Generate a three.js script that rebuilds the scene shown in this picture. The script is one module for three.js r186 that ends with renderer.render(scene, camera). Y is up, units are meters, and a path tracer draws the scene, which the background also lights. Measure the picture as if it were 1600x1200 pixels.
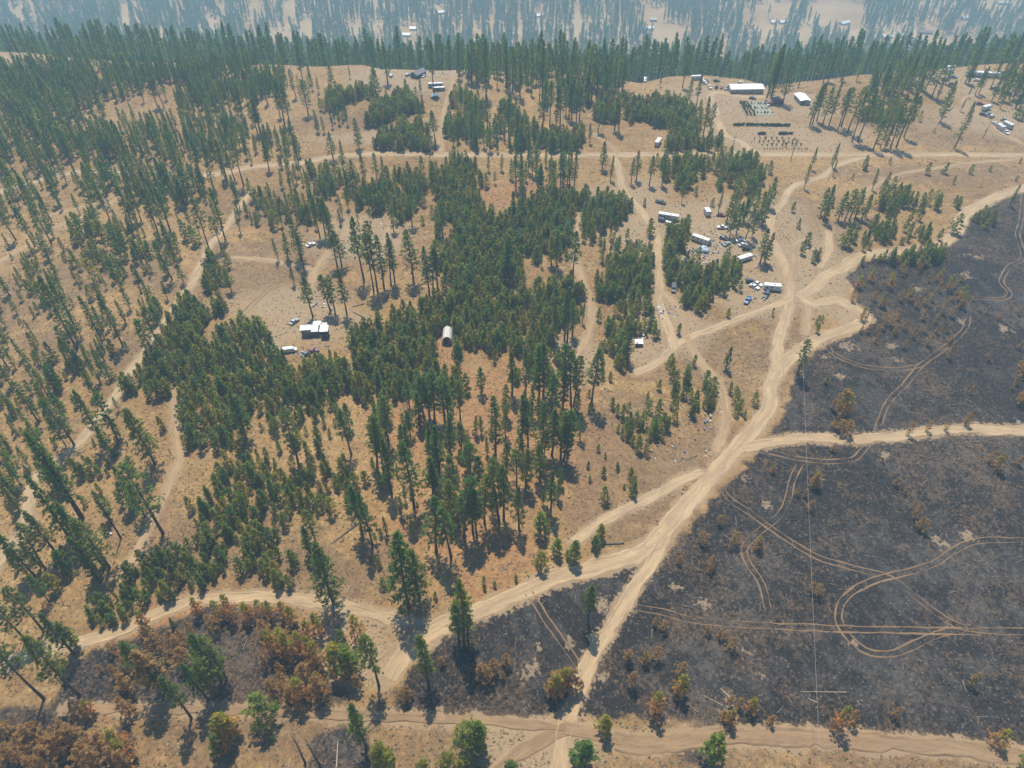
import * as THREE from 'three';
import { mergeGeometries } from 'three/addons/utils/BufferGeometryUtils.js';
import { RoundedBoxGeometry } from 'three/addons/geometries/RoundedBoxGeometry.js';
import { Sky } from 'three/addons/objects/Sky.js';

// ---------------------------------------------------------------- camera, sky, sun, haze, exposure
const scene = new THREE.Scene();
const EYE = 120, PITCH = 43 * Math.PI / 180, FOCAL = 1109;      // focal length in pixels of the 1600 x 1200 photograph
const camera = new THREE.PerspectiveCamera(2 * Math.atan(600 / FOCAL) * 180 / Math.PI, 4 / 3, 1, 12000);
camera.position.set(0, EYE, 0);
camera.rotation.set(-PITCH, 0, 0);
camera.updateMatrixWorld(true);
const K = 1.5;                                                    // the tables below are laid out for an eye height of 120; the last lines bring everything to real metres
const SUN = new THREE.Vector3(-0.11, 1.42, -1).normalize();
const sky = new Sky();
sky.scale.setScalar(8000);
sky.material.uniforms.sunPosition.value.copy(SUN);
sky.material.uniforms.turbidity.value = 6;
sky.material.uniforms.rayleigh.value = 1.6;
sky.material.uniforms.mieCoefficient.value = 0.006;
sky.name = 'sky'; sky.userData.kind = 'structure';
scene.add(sky);
scene.environmentIntensity = 0.1;
const sun = new THREE.DirectionalLight(new THREE.Color(1, 0.915, 0.745), 5);
sun.position.copy(SUN).multiplyScalar(1400);
sun.target.position.set(0, 0, -300);
sun.shadow.radius = 1.2;
sun.castShadow = true;
Object.assign(sun.shadow.camera, { left: -640, right: 640, top: 640, bottom: -640, near: 10, far: 3200 });
sun.shadow.mapSize.set(4096, 4096);
scene.add(sun, sun.target);
scene.fog = new THREE.FogExp2(new THREE.Color(0.60, 0.87, 1.0), 0.00054 / K);
const renderer = new THREE.WebGLRenderer({ antialias: true });
renderer.toneMapping = THREE.LinearToneMapping;
renderer.toneMappingExposure = 1.3;
renderer.shadowMap.enabled = true;

// ---------------------------------------------------------------- small helpers
function rng(seed) { let a = seed >>> 0; return () => { a = (a + 0x6D2B79F5) >>> 0; let t = a; t = Math.imul(t ^ (t >>> 15), t | 1); t ^= t + Math.imul(t ^ (t >>> 7), t | 61); return ((t ^ (t >>> 14)) >>> 0) / 4294967296; }; }
const R = rng(20240817);
const rr = (a, b) => a + (b - a) * R();
const lerp = (a, b, t) => a + (b - a) * t;
const clamp = (x, a = 0, b = 1) => Math.min(b, Math.max(a, x));
const sstep = (a, b, x) => { const t = clamp((x - a) / (b - a)); return t * t * (3 - 2 * t); };
const NT = 512, NTAB = new Float32Array(NT * NT);
{ const r = rng(7); for (let i = 0; i < NT * NT; i++) NTAB[i] = r(); }
function noise(x, y) {
  const fx = Math.floor(x), fy = Math.floor(y); let u = x - fx, v = y - fy;
  u = u * u * (3 - 2 * u); v = v * v * (3 - 2 * v);
  const x0 = fx & 511, x1 = (fx + 1) & 511, y0 = (fy & 511) << 9, y1 = ((fy + 1) & 511) << 9;
  const a = NTAB[y0 + x0], b = NTAB[y0 + x1], c = NTAB[y1 + x0], d = NTAB[y1 + x1];
  return a + (b - a) * u + (c - a) * v + (a - b - c + d) * u * v;
}
const nums = (s) => s.trim().split(/[;\n]+/).map((l) => l.trim()).filter(Boolean).map((l) => l.split(/[\s,]+/).map(Number));
const pts = (s) => { const a = s.trim().split(/[\s,]+/).map(Number), o = []; for (let i = 0; i < a.length; i += 2) o.push([a[i], a[i + 1]]); return o; };
const taken = {};
function numbered(n) { const k = taken[n] = (taken[n] ?? -1) + 1; return k ? `${n}_${String(k).padStart(3, '0')}` : n; }
function tag(o, label, category, group, kind) {
  o.userData.label = label; o.userData.category = category;
  if (group) o.userData.group = group;
  if (kind) o.userData.kind = kind;
  return o;
}
function top(o) { scene.add(o); return o; }
function mesh(name, g, m, parent) { const o = new THREE.Mesh(g, m); o.name = name; o.castShadow = o.receiveShadow = true; if (parent) parent.add(o); return o; }
const lin = (r, g, b) => new THREE.Color().setRGB(r, g, b);
const mat = (r, g, b, o = {}) => new THREE.MeshStandardMaterial({ color: lin(r, g, b), roughness: 0.85, ...o });

// ---------------------------------------------------------------- terrain: a dry bench that breaks off into a wooded valley
const EDGE = nums(`-420 384; -300 382; -249 379; -225 373; -187 367; -124 364; -93 359; -75 361; -62 355; -31 352; 0 350; 31 352; 50 342; 62 338; 78 347; 93 349; 109 346; 121 334; 137 334; 155 344; 171 350; 202 356; 249 362; 420 366`);
function edge(x) {
  if (x <= EDGE[0][0]) return EDGE[0][1];
  for (let i = 1; i < EDGE.length; i++) if (x <= EDGE[i][0]) { const t = (x - EDGE[i - 1][0]) / (EDGE[i][0] - EDGE[i - 1][0]); return lerp(EDGE[i - 1][1], EDGE[i][1], t * t * (3 - 2 * t)); }
  return EDGE[EDGE.length - 1][1];
}
function height(x, z) {
  const d = -z;
  let y = 1.1 * Math.sin(x / 47 + 1.2) * Math.cos(d / 61) + 0.7 * Math.sin((x * 0.8 + d) / 37) + 0.25 * Math.sin(x / 13 + d / 17);
  const t = d - (edge(x) - 20);
  if (t > 0) {
    let drop = t < 26 ? 0.41 * t * t / 52 : 5.33 + 0.41 * (t - 26);
    if (drop > 180) { const k = drop - 180; drop = 180 + 26 * (1 - Math.exp(-k / 26)); }
    y -= drop;
    const far = sstep(500, 900, t);
    y += far * (3 * Math.sin(x / 90 + 2) * Math.cos(d / 130) + 2 * Math.sin((x - d) / 70));
    y += sstep(1900, 4200, d) * 240;
  }
  return y;
}
const xs = [], ds = [];
for (const v of [-3600, -2800, -2200, -1750, -1400, -1150, -950, -800, -690, -610, -550, -500, -460, -430, -405]) xs.push(v);
for (let v = -384; v <= 384; v += 2) xs.push(v);
for (const v of [405, 430, 460, 500, 550, 610, 690, 800, 950, 1150, 1400, 1750, 2200, 2800, 3600]) xs.push(v);
for (const v of [-700, -450, -280, -170, -100, -60, -30, -12, 0, 8, 14]) ds.push(v);
for (let v = 20; v <= 440; v += 2) ds.push(v);
for (let v = 446; v <= 900; v += 6) ds.push(v);
for (const v of [915, 930, 950, 975, 1000, 1030, 1070, 1160, 1280, 1430, 1620, 1860, 2150, 2500, 2950, 3500, 4200]) ds.push(v);
const NX = xs.length, ND = ds.length, HY = new Float32Array(NX * ND);
for (let j = 0; j < ND; j++) for (let i = 0; i < NX; i++) HY[j * NX + i] = height(xs[i], -ds[j]);
const XI = xs.indexOf(-384), DI = ds.indexOf(20);
function cell(arr, v) { let a = 0, b = arr.length - 2; while (a < b) { const m = (a + b + 1) >> 1; if (arr[m] <= v) a = m; else b = m - 1; } return a; }
function groundY(x, z) {
  const d = -z;
  const i = x >= -384 && x < 384 ? XI + Math.floor((x + 384) / 2) : cell(xs, x), j = d >= 20 && d < 440 ? DI + Math.floor((d - 20) / 2) : cell(ds, d);
  const u = clamp((x - xs[i]) / (xs[i + 1] - xs[i])), v = clamp((d - ds[j]) / (ds[j + 1] - ds[j]));
  const a = HY[j * NX + i], b = HY[j * NX + i + 1], c = HY[(j + 1) * NX + i], e = HY[(j + 1) * NX + i + 1];
  return u + v <= 1 ? a + (b - a) * u + (c - a) * v : e + (c - e) * (1 - u) + (b - e) * (1 - v);
}
const CP = Math.cos(PITCH), SP = Math.sin(PITCH);
function at(px, py) {                                             // the place on the ground that the photograph shows at a pixel
  const a = (px - 800) / FOCAL, b = (600 - py) / FOCAL;
  const dx = a, dy = b * CP - SP, dz = -(b * SP + CP);
  let t = 60, step = 4;
  while (t < 4000) {
    const x = dx * t, y = EYE + dy * t, z = dz * t;
    if (y <= groundY(x, z)) { let lo = t - step, hi = t; for (let k = 0; k < 14; k++) { const m = (lo + hi) / 2; if (EYE + dy * m <= groundY(dx * m, dz * m)) hi = m; else lo = m; } t = hi; break; }
    t += step;
  }
  const x = dx * t, z = dz * t;
  return new THREE.Vector3(x, groundY(x, z), z);
}
function project(x, y, z) {                                       // back to the photograph's pixels
  const q = y - EYE, depth = -z * CP - q * SP, up = q * CP - z * SP;
  return [800 + x / depth * FOCAL, 600 - up / depth * FOCAL, depth];
}
function heightAt(p, topY) {                                      // how tall a thing standing at p is when its top shows at row topY
  const b = (600 - topY) / FOCAL, dy = b * CP - SP, dz = -(b * SP + CP);
  return EYE + dy * (p.z / dz) - p.y;
}

// ---------------------------------------------------------------- dirt roads and wheel tracks (photograph pixels, then metres of width)
const ROADS = [
  ['dirt_road', 5.2, '2200,250 1900,248 1640,245 1600,243 1500,242 1400,242 1300,242 1200,241 1100,241 1020,242 950,242 900,243 800,243 700,242 610,240 560,242 520,245 470,255 420,258 380,263 340,272 300,275 250,275 190,270 150,268 100,272 40,288 -40,312 -200,350'],
  ['dirt_road', 5.6, '1900,240 1640,285 1580,300 1535,318 1508,336 1499,352 1492,366 1462,384 1420,392 1370,396 1338,404 1315,420 1290,431 1276,447 1252,462'],
  ['dirt_road', 5.4, '1248,458 1270,474 1310,470 1336,484 1353,497 1330,512 1295,524 1262,540 1238,556 1216,580 1204,604 1204,630 1186,660 1152,700 1102,756 1064,800 1028,842 990,868 930,887 862,905 802,932 742,957 692,980 655,1000 622,1034 606,1060'],
  ['dirt_road', 4.0, '1040,836 1018,880 992,918 974,946 952,984 930,1020 914,1052 900,1088 886,1118 880,1150 872,1210'],
  ['dirt_road', 3.6, '668,978 640,972 600,963 540,950 480,938 400,932 350,935 310,937 280,946 230,966 190,986 150,996 110,1006 60,1020 -30,1050 -160,1080'],
  ['dirt_road', 4.2, '1205,335 1204,372 1219,400 1231,430 1235,460 1228,498 1218,526 1214,556 1217,582'],
  ['dirt_road', 3.6, '1362,243 1310,257 1284,276 1240,292 1222,318 1206,336 1200,352'],
  ['dirt_road', 3.4, '1238,466 1192,484 1150,500 1104,517 1072,530 1052,545 1022,570 990,584'],
  ['dirt_road', 3.6, '958,243 966,262 974,296 1006,335 1024,366 1029,420 1031,450 1029,466 1038,496 1050,526 1052,545'],
  ['dirt_road', 3.2, '1031,452 1050,472 1068,492 1071,522 1082,545 1096,568 1122,598 1134,640 1130,676 1118,706'],
  ['driveway', 4.6, '1192,241 1172,235 1158,222 1134,212 1122,190 1116,168 1110,152 1118,145 1136,147 1160,151 1196,152'],
  ['dirt_road', 3.4, '1098,738 1070,748 1012,780 970,800 936,818 898,848'],
  ['dirt_road', 4.2, '1160,700 1200,692 1262,685 1330,687 1400,682 1450,675 1500,671 1560,672 1640,674 1800,676 2000,680'],
  ['dirt_road', 3.4, '392,298 376,322 352,356 328,384 312,418 296,448 276,478 255,508 226,552 204,578 184,614 160,645 130,684 98,716 58,745 44,790 40,822 22,850 -10,886 -60,940'],
  ['dirt_road', 3.0, '-20,418 0,408 45,383 84,358 112,345 150,330 178,315 205,300'],
  ['dirt_road', 2.6, '72,338 116,327 170,310 196,300'],
  ['dirt_road', 3.2, '345,403 400,405 440,411 470,418 492,421 510,398 530,376 548,358 562,344'],
  ['dirt_road', 3.0, '492,421 486,448 478,472'],
  ['dirt_road', 2.6, '617,340 604,370 598,386'],
  ['dirt_road', 2.6, '276,606 273,640 277,690 280,720 262,758 250,792 232,826 214,862 194,902'],
  ['dirt_road', 3.0, '905,330 902,370 898,405 910,438 922,468 924,500 912,536 902,560'],
  ['dirt_road', 2.8, '930,210 946,222 966,240'],
  ['dirt_road', 3.2, '690,240 688,215 694,180 702,150 708,126 706,110'],
  ['dirt_road', 3.4, '1294,362 1294,398 1280,420'],
  ['dirt_road', 2.6, '1267,372 1244,382 1238,420 1234,440'],
  ['dirt_road', 2.6, '1264,478 1262,505 1258,525'],
  ['dirt_road', 2.8, '1340,305 1400,275 1470,262 1530,254 1600,248'],
  ['dirt_road', 3.0, '1400,243 1400,250'],
  ['driveway', 3.2, '1600,226 1572,212 1548,196 1525,172 1506,160 1530,146 1560,140'],
  ['dirt_road', 4.4, '960,1158 1000,1163 1040,1160 1100,1152 1200,1151 1300,1156 1450,1166 1640,1188 1900,1214'],
  ['dirt_road', 3.0, '880,1136 930,1148 970,1158'],
  ['dirt_road', 2.4, '100,1108 200,1108 330,1110 430,1113 560,1118 700,1124 800,1130 884,1138'],
  ['dirt_road', 3.2, '884,1138 840,1160 800,1184 770,1210'],
  ['dirt_road', 2.2, '170,196 232,196 300,184 330,180 390,178'],
];
const TRACKS = [
  '1600,302 1597,330 1594,350 1590,366 1598,395 1596,406 1580,414 1570,427 1565,442 1575,454 1577,461 1564,467 1522,466 1510,472 1513,490 1508,512 1480,540 1440,570 1415,600 1390,626 1376,655 1369,680',
  '1357,692 1346,706 1334,717 1300,721 1250,717 1200,706 1165,702',
  '1252,722 1238,750 1231,780 1217,806 1200,820 1176,840 1163,860 1170,882 1184,902 1194,925 1199,950',
  '1122,752 1140,780 1170,800 1200,822 1238,848 1276,870 1313,882 1350,892 1390,903 1425,928 1462,957 1496,977 1526,984 1600,987 1640,988 1760,990 1900,992',
  '1900,842 1760,842 1640,843 1600,844 1530,845 1500,855 1460,880 1420,893 1370,906 1330,926 1313,946 1311,970 1330,1000 1356,1018 1390,1022 1420,1012 1455,995 1482,987 1530,988',
  '985,948 1037,957 1076,968 1125,973 1200,978 1300,982 1425,985 1500,986',
  '1288,536 1302,552 1340,570 1390,577 1430,573 1446,566',
  '826,926 842,950 868,988 892,1022 905,1042',
  '1530,262 1516,300',
  '348,404 350,440 342,512',
  '344,522 380,490 420,452 450,430',
  '742,1122 722,1136 716,1158 728,1180 752,1194',
];
function spline(poly, step = 1) {
  const c = new THREE.CatmullRomCurve3(pts(poly).map(([x, y]) => { const p = at(x, y); p.y = 0; return p; }), false, 'centripetal');
  const n = Math.max(4, Math.round(c.getLength() / step));
  return c.getSpacedPoints(n);
}
// where the roads run, in cells of half a metre: distance outside their edge
const GW = 2048, GD = 1024, GX = -512, GZ = 20, roadField = new Float32Array(GW * GD).fill(99);
function stamp(x, z, half) {
  const cx = (x - GX) * 2, cz = (-z - GZ) * 2, rad = Math.ceil((half + 4) * 2);
  for (let j = Math.max(0, Math.floor(cz - rad)); j <= Math.min(GD - 1, cz + rad); j++) for (let i = Math.max(0, Math.floor(cx - rad)); i <= Math.min(GW - 1, cx + rad); i++) {
    const v = Math.hypot(i - cx, j - cz) / 2 - half, k = j * GW + i; if (v < roadField[k]) roadField[k] = v;
  }
}
function field(f, x, z) {
  const u = clamp((x - GX) * 2, 0, GW - 1.01), v = clamp((-z - GZ) * 2, 0, GD - 1.01), i = Math.floor(u), j = Math.floor(v), a = u - i, b = v - j, k = j * GW + i;
  return (f[k] * (1 - a) + f[k + 1] * a) * (1 - b) + (f[k + GW] * (1 - a) + f[k + GW + 1] * a) * b;
}
const roadLines = ROADS.map(([, w, p]) => { const l = spline(p); l.forEach((q) => stamp(q.x, q.z, w * 0.35)); return l; });
const trackLines = TRACKS.map((p) => spline(p, 0.8));
const nearTrack = new Set(); for (const l of trackLines) for (const q of l) for (let a = -1; a <= 1; a++) for (let b = -1; b <= 1; b++) nearTrack.add(`${Math.round(q.x) + a} ${Math.round(q.z) + b}`);
function inPoly(poly, x, y) { let c = false; for (let i = 0, j = poly.length - 1; i < poly.length; j = i++) { const [xi, yi] = poly[i], [xj, yj] = poly[j]; if ((yi > y) !== (yj > y) && x < (xj - xi) * (y - yi) / (yj - yi) + xi) c = !c; } return c; }
const level = (px, py) => { const a = (px - 800) / FOCAL, b = (600 - py) / FOCAL, t = EYE / (SP - b * CP); return [a * t, -(b * SP + CP) * t]; };   // on the bench, taken as level, also past its brow
const world = (poly) => pts(poly).map(([x, y]) => level(x, y));
function raster(polys) {
  let f = new Float32Array(GW * GD);
  for (const p of polys) {
    const xsR = p.map((q) => q[0]), zsR = p.map((q) => q[1]);
    const i0 = Math.max(0, Math.floor((Math.min(...xsR) - GX) * 2)), i1 = Math.min(GW - 1, Math.ceil((Math.max(...xsR) - GX) * 2)), j0 = Math.max(0, Math.floor((-Math.max(...zsR) - GZ) * 2)), j1 = Math.min(GD - 1, Math.ceil((-Math.min(...zsR) - GZ) * 2));
    for (let j = j0; j <= j1; j++) for (let i = i0; i <= i1; i++) if (inPoly(p, GX + i / 2, -(GZ + j / 2))) f[j * GW + i] = 1;
  }
  for (let pass = 0; pass < 4; pass++) {                          // soften the outline to a few metres, so that the grain of the soil can break it up
    const g = new Float32Array(GW * GD), step = pass % 2 ? GW : 1;
    for (let k = GW * 3; k < GW * (GD - 3); k++) g[k] = (f[k - 3 * step] + f[k - 2 * step] + f[k - step] + f[k] + f[k + step] + f[k + 2 * step] + f[k + 3 * step]) / 7;
    f = g;
  }
  return f;
}
const BURN = [
  '2300,150 1700,285 1600,303 1566,308 1524,334 1512,346 1506,362 1470,388 1424,404 1350,412 1322,432 1345,470 1362,496 1340,520 1290,540 1256,562 1236,600 1230,640 1204,676 1160,732 1118,774 1076,828 1040,876 1012,874 930,898 862,920 802,950 742,978 700,1000 664,1030 640,1060 622,1096 560,1106 540,1080 500,1060 490,1010 470,972 400,950 320,952 262,976 200,1000 140,1012 104,1050 70,1098 120,1100 300,1102 430,1106 560,1112 700,1117 800,1122 900,1126 1000,1130 1100,1128 1200,1136 1330,1142 1450,1152 1600,1168 1700,1180 2300,1250',
  '-60,1110 40,1106 100,1120 120,1160 200,1130 220,1170 210,1230 -60,1230',
  '488,1150 540,1132 584,1150 590,1230 480,1230',
  '700,1128 750,1126 760,1150 740,1176 712,1170',
  '1060,1170 1110,1160 1130,1180 1110,1200 1060,1200',
].map(world);
const burnField = raster(BURN);
const SPOTS = nums(`1322 540 3.4; 1393 541 2.6; 1401 561 1.6; 1290 560 1.5; 1255 588 1.6; 1315 588 1.5; 1570 515 3; 1435 453 2; 1511 430 2.5; 1098 944 1.7; 1060 917 1.6; 1164 1014 1.9; 891 1006 2; 944 946 2.6; 828 1050 2.2; 1196 788 1.4; 1160 748 1.6; 1592 660 2; 1465 846 2.2; 1514 838 2; 1282 752 1.5; 1326 676 1.4; 1290 688 1.6; 1336 1006 1.4; 1140 1112 1.8; 1345 1100 1.2; 1385 710 2; 1285 694 1.8; 1195 1060 1.4; 1500 500 1.8; 870 920 1.2; 814 996 1; 842 1010 1; 1138 1090 1.4; 940 1060 1.6; 1510 398 2; 1530 402 2`).map(([x, y, r]) => { const p = at(x, y); return [p.x, p.z, r]; });
const DUFF = nums(`785 655 14 8; 750 600 10 6; 670 700 10 7; 720 740 12 12; 830 620 12 8; 860 700 10 9; 800 690 10 8; 640 700 8 6; 690 560 5 8; 780 780 14 8; 760 860 10 8; 850 560 8 6; 255 825 2.2 1.6; 610 410 9 6; 1000 540 7 4; 1040 500 3 4; 820 310 14 10; 780 700 8 8; 660 650 10 8; 700 830 14 10; 300 1000 12 8; 830 590 10 8`).map(([x, y, a, b]) => { const p = at(x, y); return [p.x, p.z, a, b]; });
const YARDS = nums(`640 122 26 20; 700 115 12 12; 1125 145 22 12; 1160 170 16 18; 1240 165 14 14; 1200 215 30 14; 1545 185 22 14; 1550 140 26 10; 1480 125 16 10; 1080 350 34 16; 1120 390 26 14; 1175 455 12 10; 480 505 16 9; 455 480 14 8; 1045 500 10 12; 1250 420 12 20; 1010 545 8 5; 990 320 14 14; 1335 500 6 6; 560 370 14 12; 600 215 22 7; 1270 215 20 12; 620 90 40 10; 250 90 60 10; 100 95 50 10; 900 560 8 8; 850 1150 10 6; 550 1010 8 6; 560 1040 5 5; 655 1000 5 4`).map(([x, y, a, b]) => { const p = at(x, y); return [p.x, p.z, a, b]; });
function stampField(list, power = 1) {
  const f = new Float32Array(GW * GD);
  for (const [x, z, a, b = a] of list) {
    const cx = (x - GX) * 2, cz = (-z - GZ) * 2;
    for (let j = Math.max(0, Math.floor(cz - b * 3)); j <= Math.min(GD - 1, cz + b * 3); j++) for (let i = Math.max(0, Math.floor(cx - a * 3)); i <= Math.min(GW - 1, cx + a * 3); i++) {
      const q = 1 - Math.hypot((i - cx) / (a * 3), (j - cz) / (b * 3)); if (q > 0) { const k = j * GW + i; f[k] = Math.max(f[k], Math.pow(q, power)); }
    }
  }
  return f;
}
const BROWN = nums(`1150 550 22 12; 1120 580 14 10; 1270 345 14 16; 1500 215 26 10; 1420 190 20 9; 460 400 30 12; 420 440 24 10; 60 470 22 14; 150 555 24 10; 300 840 12 10; 1050 700 18 12; 1010 800 20 8; 560 190 26 9; 620 205 24 5; 1480 270 40 7; 1270 560 8 12; 340 560 10 6; 430 330 20 10; 170 420 26 12; 520 900 16 8; 700 1170 20 6; 450 1140 22 6; 1250 1180 40 6; 980 720 10 16`).map(([x, y, a, b]) => { const p = at(x, y); return [p.x, p.z, a, b]; });
const brownField = stampField(BROWN);
const ASH = nums(`820 1012 9 5; 845 985 6 4; 760 1000 6 4; 535 1165 5 6; 1460 880 14 8; 1515 700 16 9; 920 915 10 4; 1370 640 12 10; 1560 470 14 10; 1250 640 8 8; 1120 1040 10 5; 1400 1060 16 7; 250 1075 4 4; 320 1040 6 5; 1490 960 12 5; 1200 880 8 6`).map(([x, y, a, b]) => { const p = at(x, y); return [p.x, p.z, a, b]; });
const ashField = stampField(ASH);
const spotField = stampField(SPOTS), duffField = stampField(DUFF), yardField = stampField(YARDS);

// ---------------------------------------------------------------- ground sheet
const SRGB = new Uint8Array(4097); for (let i = 0; i <= 4096; i++) { const c = i / 4096; SRGB[i] = Math.round(255 * (c <= 0.0031308 ? 12.92 * c : 1.055 * Math.pow(c, 1 / 2.4) - 0.055)); }
function bake(x0, d0, size, px, local) {
  const data = new Uint8Array(px * px * 4), s = size / px;
  for (let j = 0; j < px; j++) for (let i = 0; i < px; i++) {
    const x = x0 + (i + 0.5) * s, d = d0 + (j + 0.5) * s;
    const n1 = noise(x / 32 + 3, d / 32), n2 = noise(x / 8, d / 8 + 9), n3 = noise(x / 2 + 40, d / 2), n4 = noise(x / 0.5, d / 0.5), n5 = noise(x * 4, d * 4), n6 = noise(x / 4 + 7, d / 1 + 3);
    // dry cheatgrass over pale soil, litter and small dark stalks
    let t = clamp(0.7 * n1 + 0.55 * n2 + 0.4 * n3 - 0.34);
    let r = lerp(0.44, 0.25, t), g = lerp(0.262, 0.130, t), b = lerp(0.098, 0.038, t);
    const st = clamp((n2 * 0.6 + n6 * 0.7 - 0.62) * 2.2); r = lerp(r, 0.48, st * 0.5); g = lerp(g, 0.325, st * 0.5); b = lerp(b, 0.140, st * 0.5);
    const grain = 0.60 + 0.46 * n4 + 0.36 * n5; r *= grain; g *= grain; b *= grain;
    if (n5 > 0.86 && n3 > 0.35) { r *= 0.55; g *= 0.58; b *= 0.62; }
    if (n4 > 0.9) { r *= 1.15; g *= 1.17; b *= 1.2; }
    if (local) {
      const z = -d;
      const du = field(duffField, x, z); if (du > 0) { const k = clamp(du * 1.6 + (n2 - 0.5) * 1.1 + (n3 - 0.5) * 1.4) * 0.72; r = lerp(r, 0.40 * grain, k); g = lerp(g, 0.195 * grain, k); b = lerp(b, 0.075 * grain, k); }
      const br = field(brownField, x, z); if (br > 0) { const k = clamp(br * 1.5 + (n2 - 0.5) * 1.2 + (n3 - 0.5) * 1.0) * 0.6; r = lerp(r, 0.235 * grain, k); g = lerp(g, 0.140 * grain, k); b = lerp(b, 0.072 * grain, k); }
      const ya = field(yardField, x, z); if (ya > 0) { const k = clamp(ya * 2.0 + (n2 - 0.5) * 0.9 + (n3 - 0.5) * 0.5) * 0.85; const q = 0.86 + 0.2 * n4 + 0.08 * n5; r = lerp(r, 0.44 * q, k); g = lerp(g, 0.303 * q, k); b = lerp(b, 0.168 * q, k); }
      const bu = field(burnField, x, z);
      if (bu > 0.02) {
        const k = sstep(0.36, 0.62, bu + (n3 - 0.5) * 0.42 + (n4 - 0.5) * 0.22);
        const brown = clamp((n1 * 0.5 + n2 * 0.55 + n3 * 0.45 + n4 * 0.5 - 0.90) * 2.2), ash = clamp((noise(x / 11 + 90, d / 11) + 0.35 * n3 - 0.86) * 3);
        let cr = lerp(0.018, 0.098, brown), cg = lerp(0.0125, 0.056, brown), cb = lerp(0.010, 0.029, brown);
        cr = lerp(cr, 0.085, ash * 0.4); cg = lerp(cg, 0.074, ash * 0.4); cb = lerp(cb, 0.064, ash * 0.4);
        const as = field(ashField, x, z); if (as > 0) { const w = clamp(as * 1.3 + (noise(x / 1.6 + d / 6, d / 3) - 0.62) * 2.6) * 0.24; cr = lerp(cr, 0.16, w); cg = lerp(cg, 0.140, w); cb = lerp(cb, 0.122, w); }
        const q = 0.55 + 0.45 * n4 + 0.45 * n5; cr *= q; cg *= q; cb *= q;
        const fleck = n5 * 0.6 + noise(x * 3.3 + 31, d * 3.3) * 0.6 + (n1 + n2) * 0.12 - 0.86; if (fleck > 0) { const w = clamp(fleck * 5) * 0.8; cr = lerp(cr, 0.20, w); cg = lerp(cg, 0.13, w); cb = lerp(cb, 0.075, w); }
        if (n4 + noise(x * 2.5, d * 2.5 + 70) < 0.55) { cr *= 0.6; cg *= 0.6; cb *= 0.6; }
        r = lerp(r, cr, k); g = lerp(g, cg, k); b = lerp(b, cb, k);
        const sp = field(spotField, x, z); if (sp > 0) { const w = sstep(0.6, 0.9, sp + (n4 - 0.5) * 0.7 + (n3 - 0.5) * 0.6 + (n5 - 0.5) * 0.4) * 0.8; const e = 0.8 + 0.35 * n4; r = lerp(r, 0.36 * e, w); g = lerp(g, 0.25 * e, w); b = lerp(b, 0.145 * e, w); }
      }
      const ro = field(roadField, x, z);
      if (ro < 1.6) { const k = 0.9 * sstep(0.75, 0.2, ro + (n3 - 0.5) * 1.0 + (n4 - 0.5) * 1.3 + (n5 - 0.5) * 0.7); const q = 0.86 + 0.2 * n4 + 0.1 * n5; r = lerp(r, 0.42 * q, k); g = lerp(g, 0.285 * q, k); b = lerp(b, 0.155 * q, k); }
    } else {
      const c = clamp((noise(x / 64, d / 64) - 0.35) * 2); r = lerp(r, 0.50, c * 0.5); g = lerp(g, 0.35, c * 0.5); b = lerp(b, 0.19, c * 0.5);
    }
    { const tone = local ? 0.62 : 0.98; r *= tone; g *= tone; b *= tone; }
    const k = (j * px + i) * 4; data[k] = SRGB[Math.min(4096, r * 4096) | 0]; data[k + 1] = SRGB[Math.min(4096, g * 4096) | 0]; data[k + 2] = SRGB[Math.min(4096, b * 4096) | 0]; data[k + 3] = 255;
  }
  const t = new THREE.DataTexture(data, px, px); t.colorSpace = THREE.SRGBColorSpace; t.magFilter = t.minFilter = THREE.LinearFilter; t.wrapS = t.wrapT = THREE.RepeatWrapping;
  t.repeat.set(1 / size, 1 / size); t.offset.set(-x0 / size, -d0 / size); t.needsUpdate = true;
  return t;
}
const bumpTex = (() => { const n = 1024, data = new Uint8Array(n * n * 4); for (let j = 0; j < n; j++) for (let i = 0; i < n; i++) { const v = 255 * clamp(0.45 * noise(i / 2, j / 2) + 0.35 * noise(i / 8 + 5, j / 8) + 0.2 * noise(i, j)), k = (j * n + i) * 4; data[k] = data[k + 1] = data[k + 2] = v; data[k + 3] = 255; } const t = new THREE.DataTexture(data, n, n); t.magFilter = t.minFilter = THREE.LinearFilter; t.wrapS = t.wrapT = THREE.RepeatWrapping; t.repeat.set(1 / 64, 1 / 64); t.needsUpdate = true; return t; })();
const gm = (map) => new THREE.MeshStandardMaterial({ map, bumpMap: bumpTex, bumpScale: 0.22, roughness: 1 });
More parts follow.
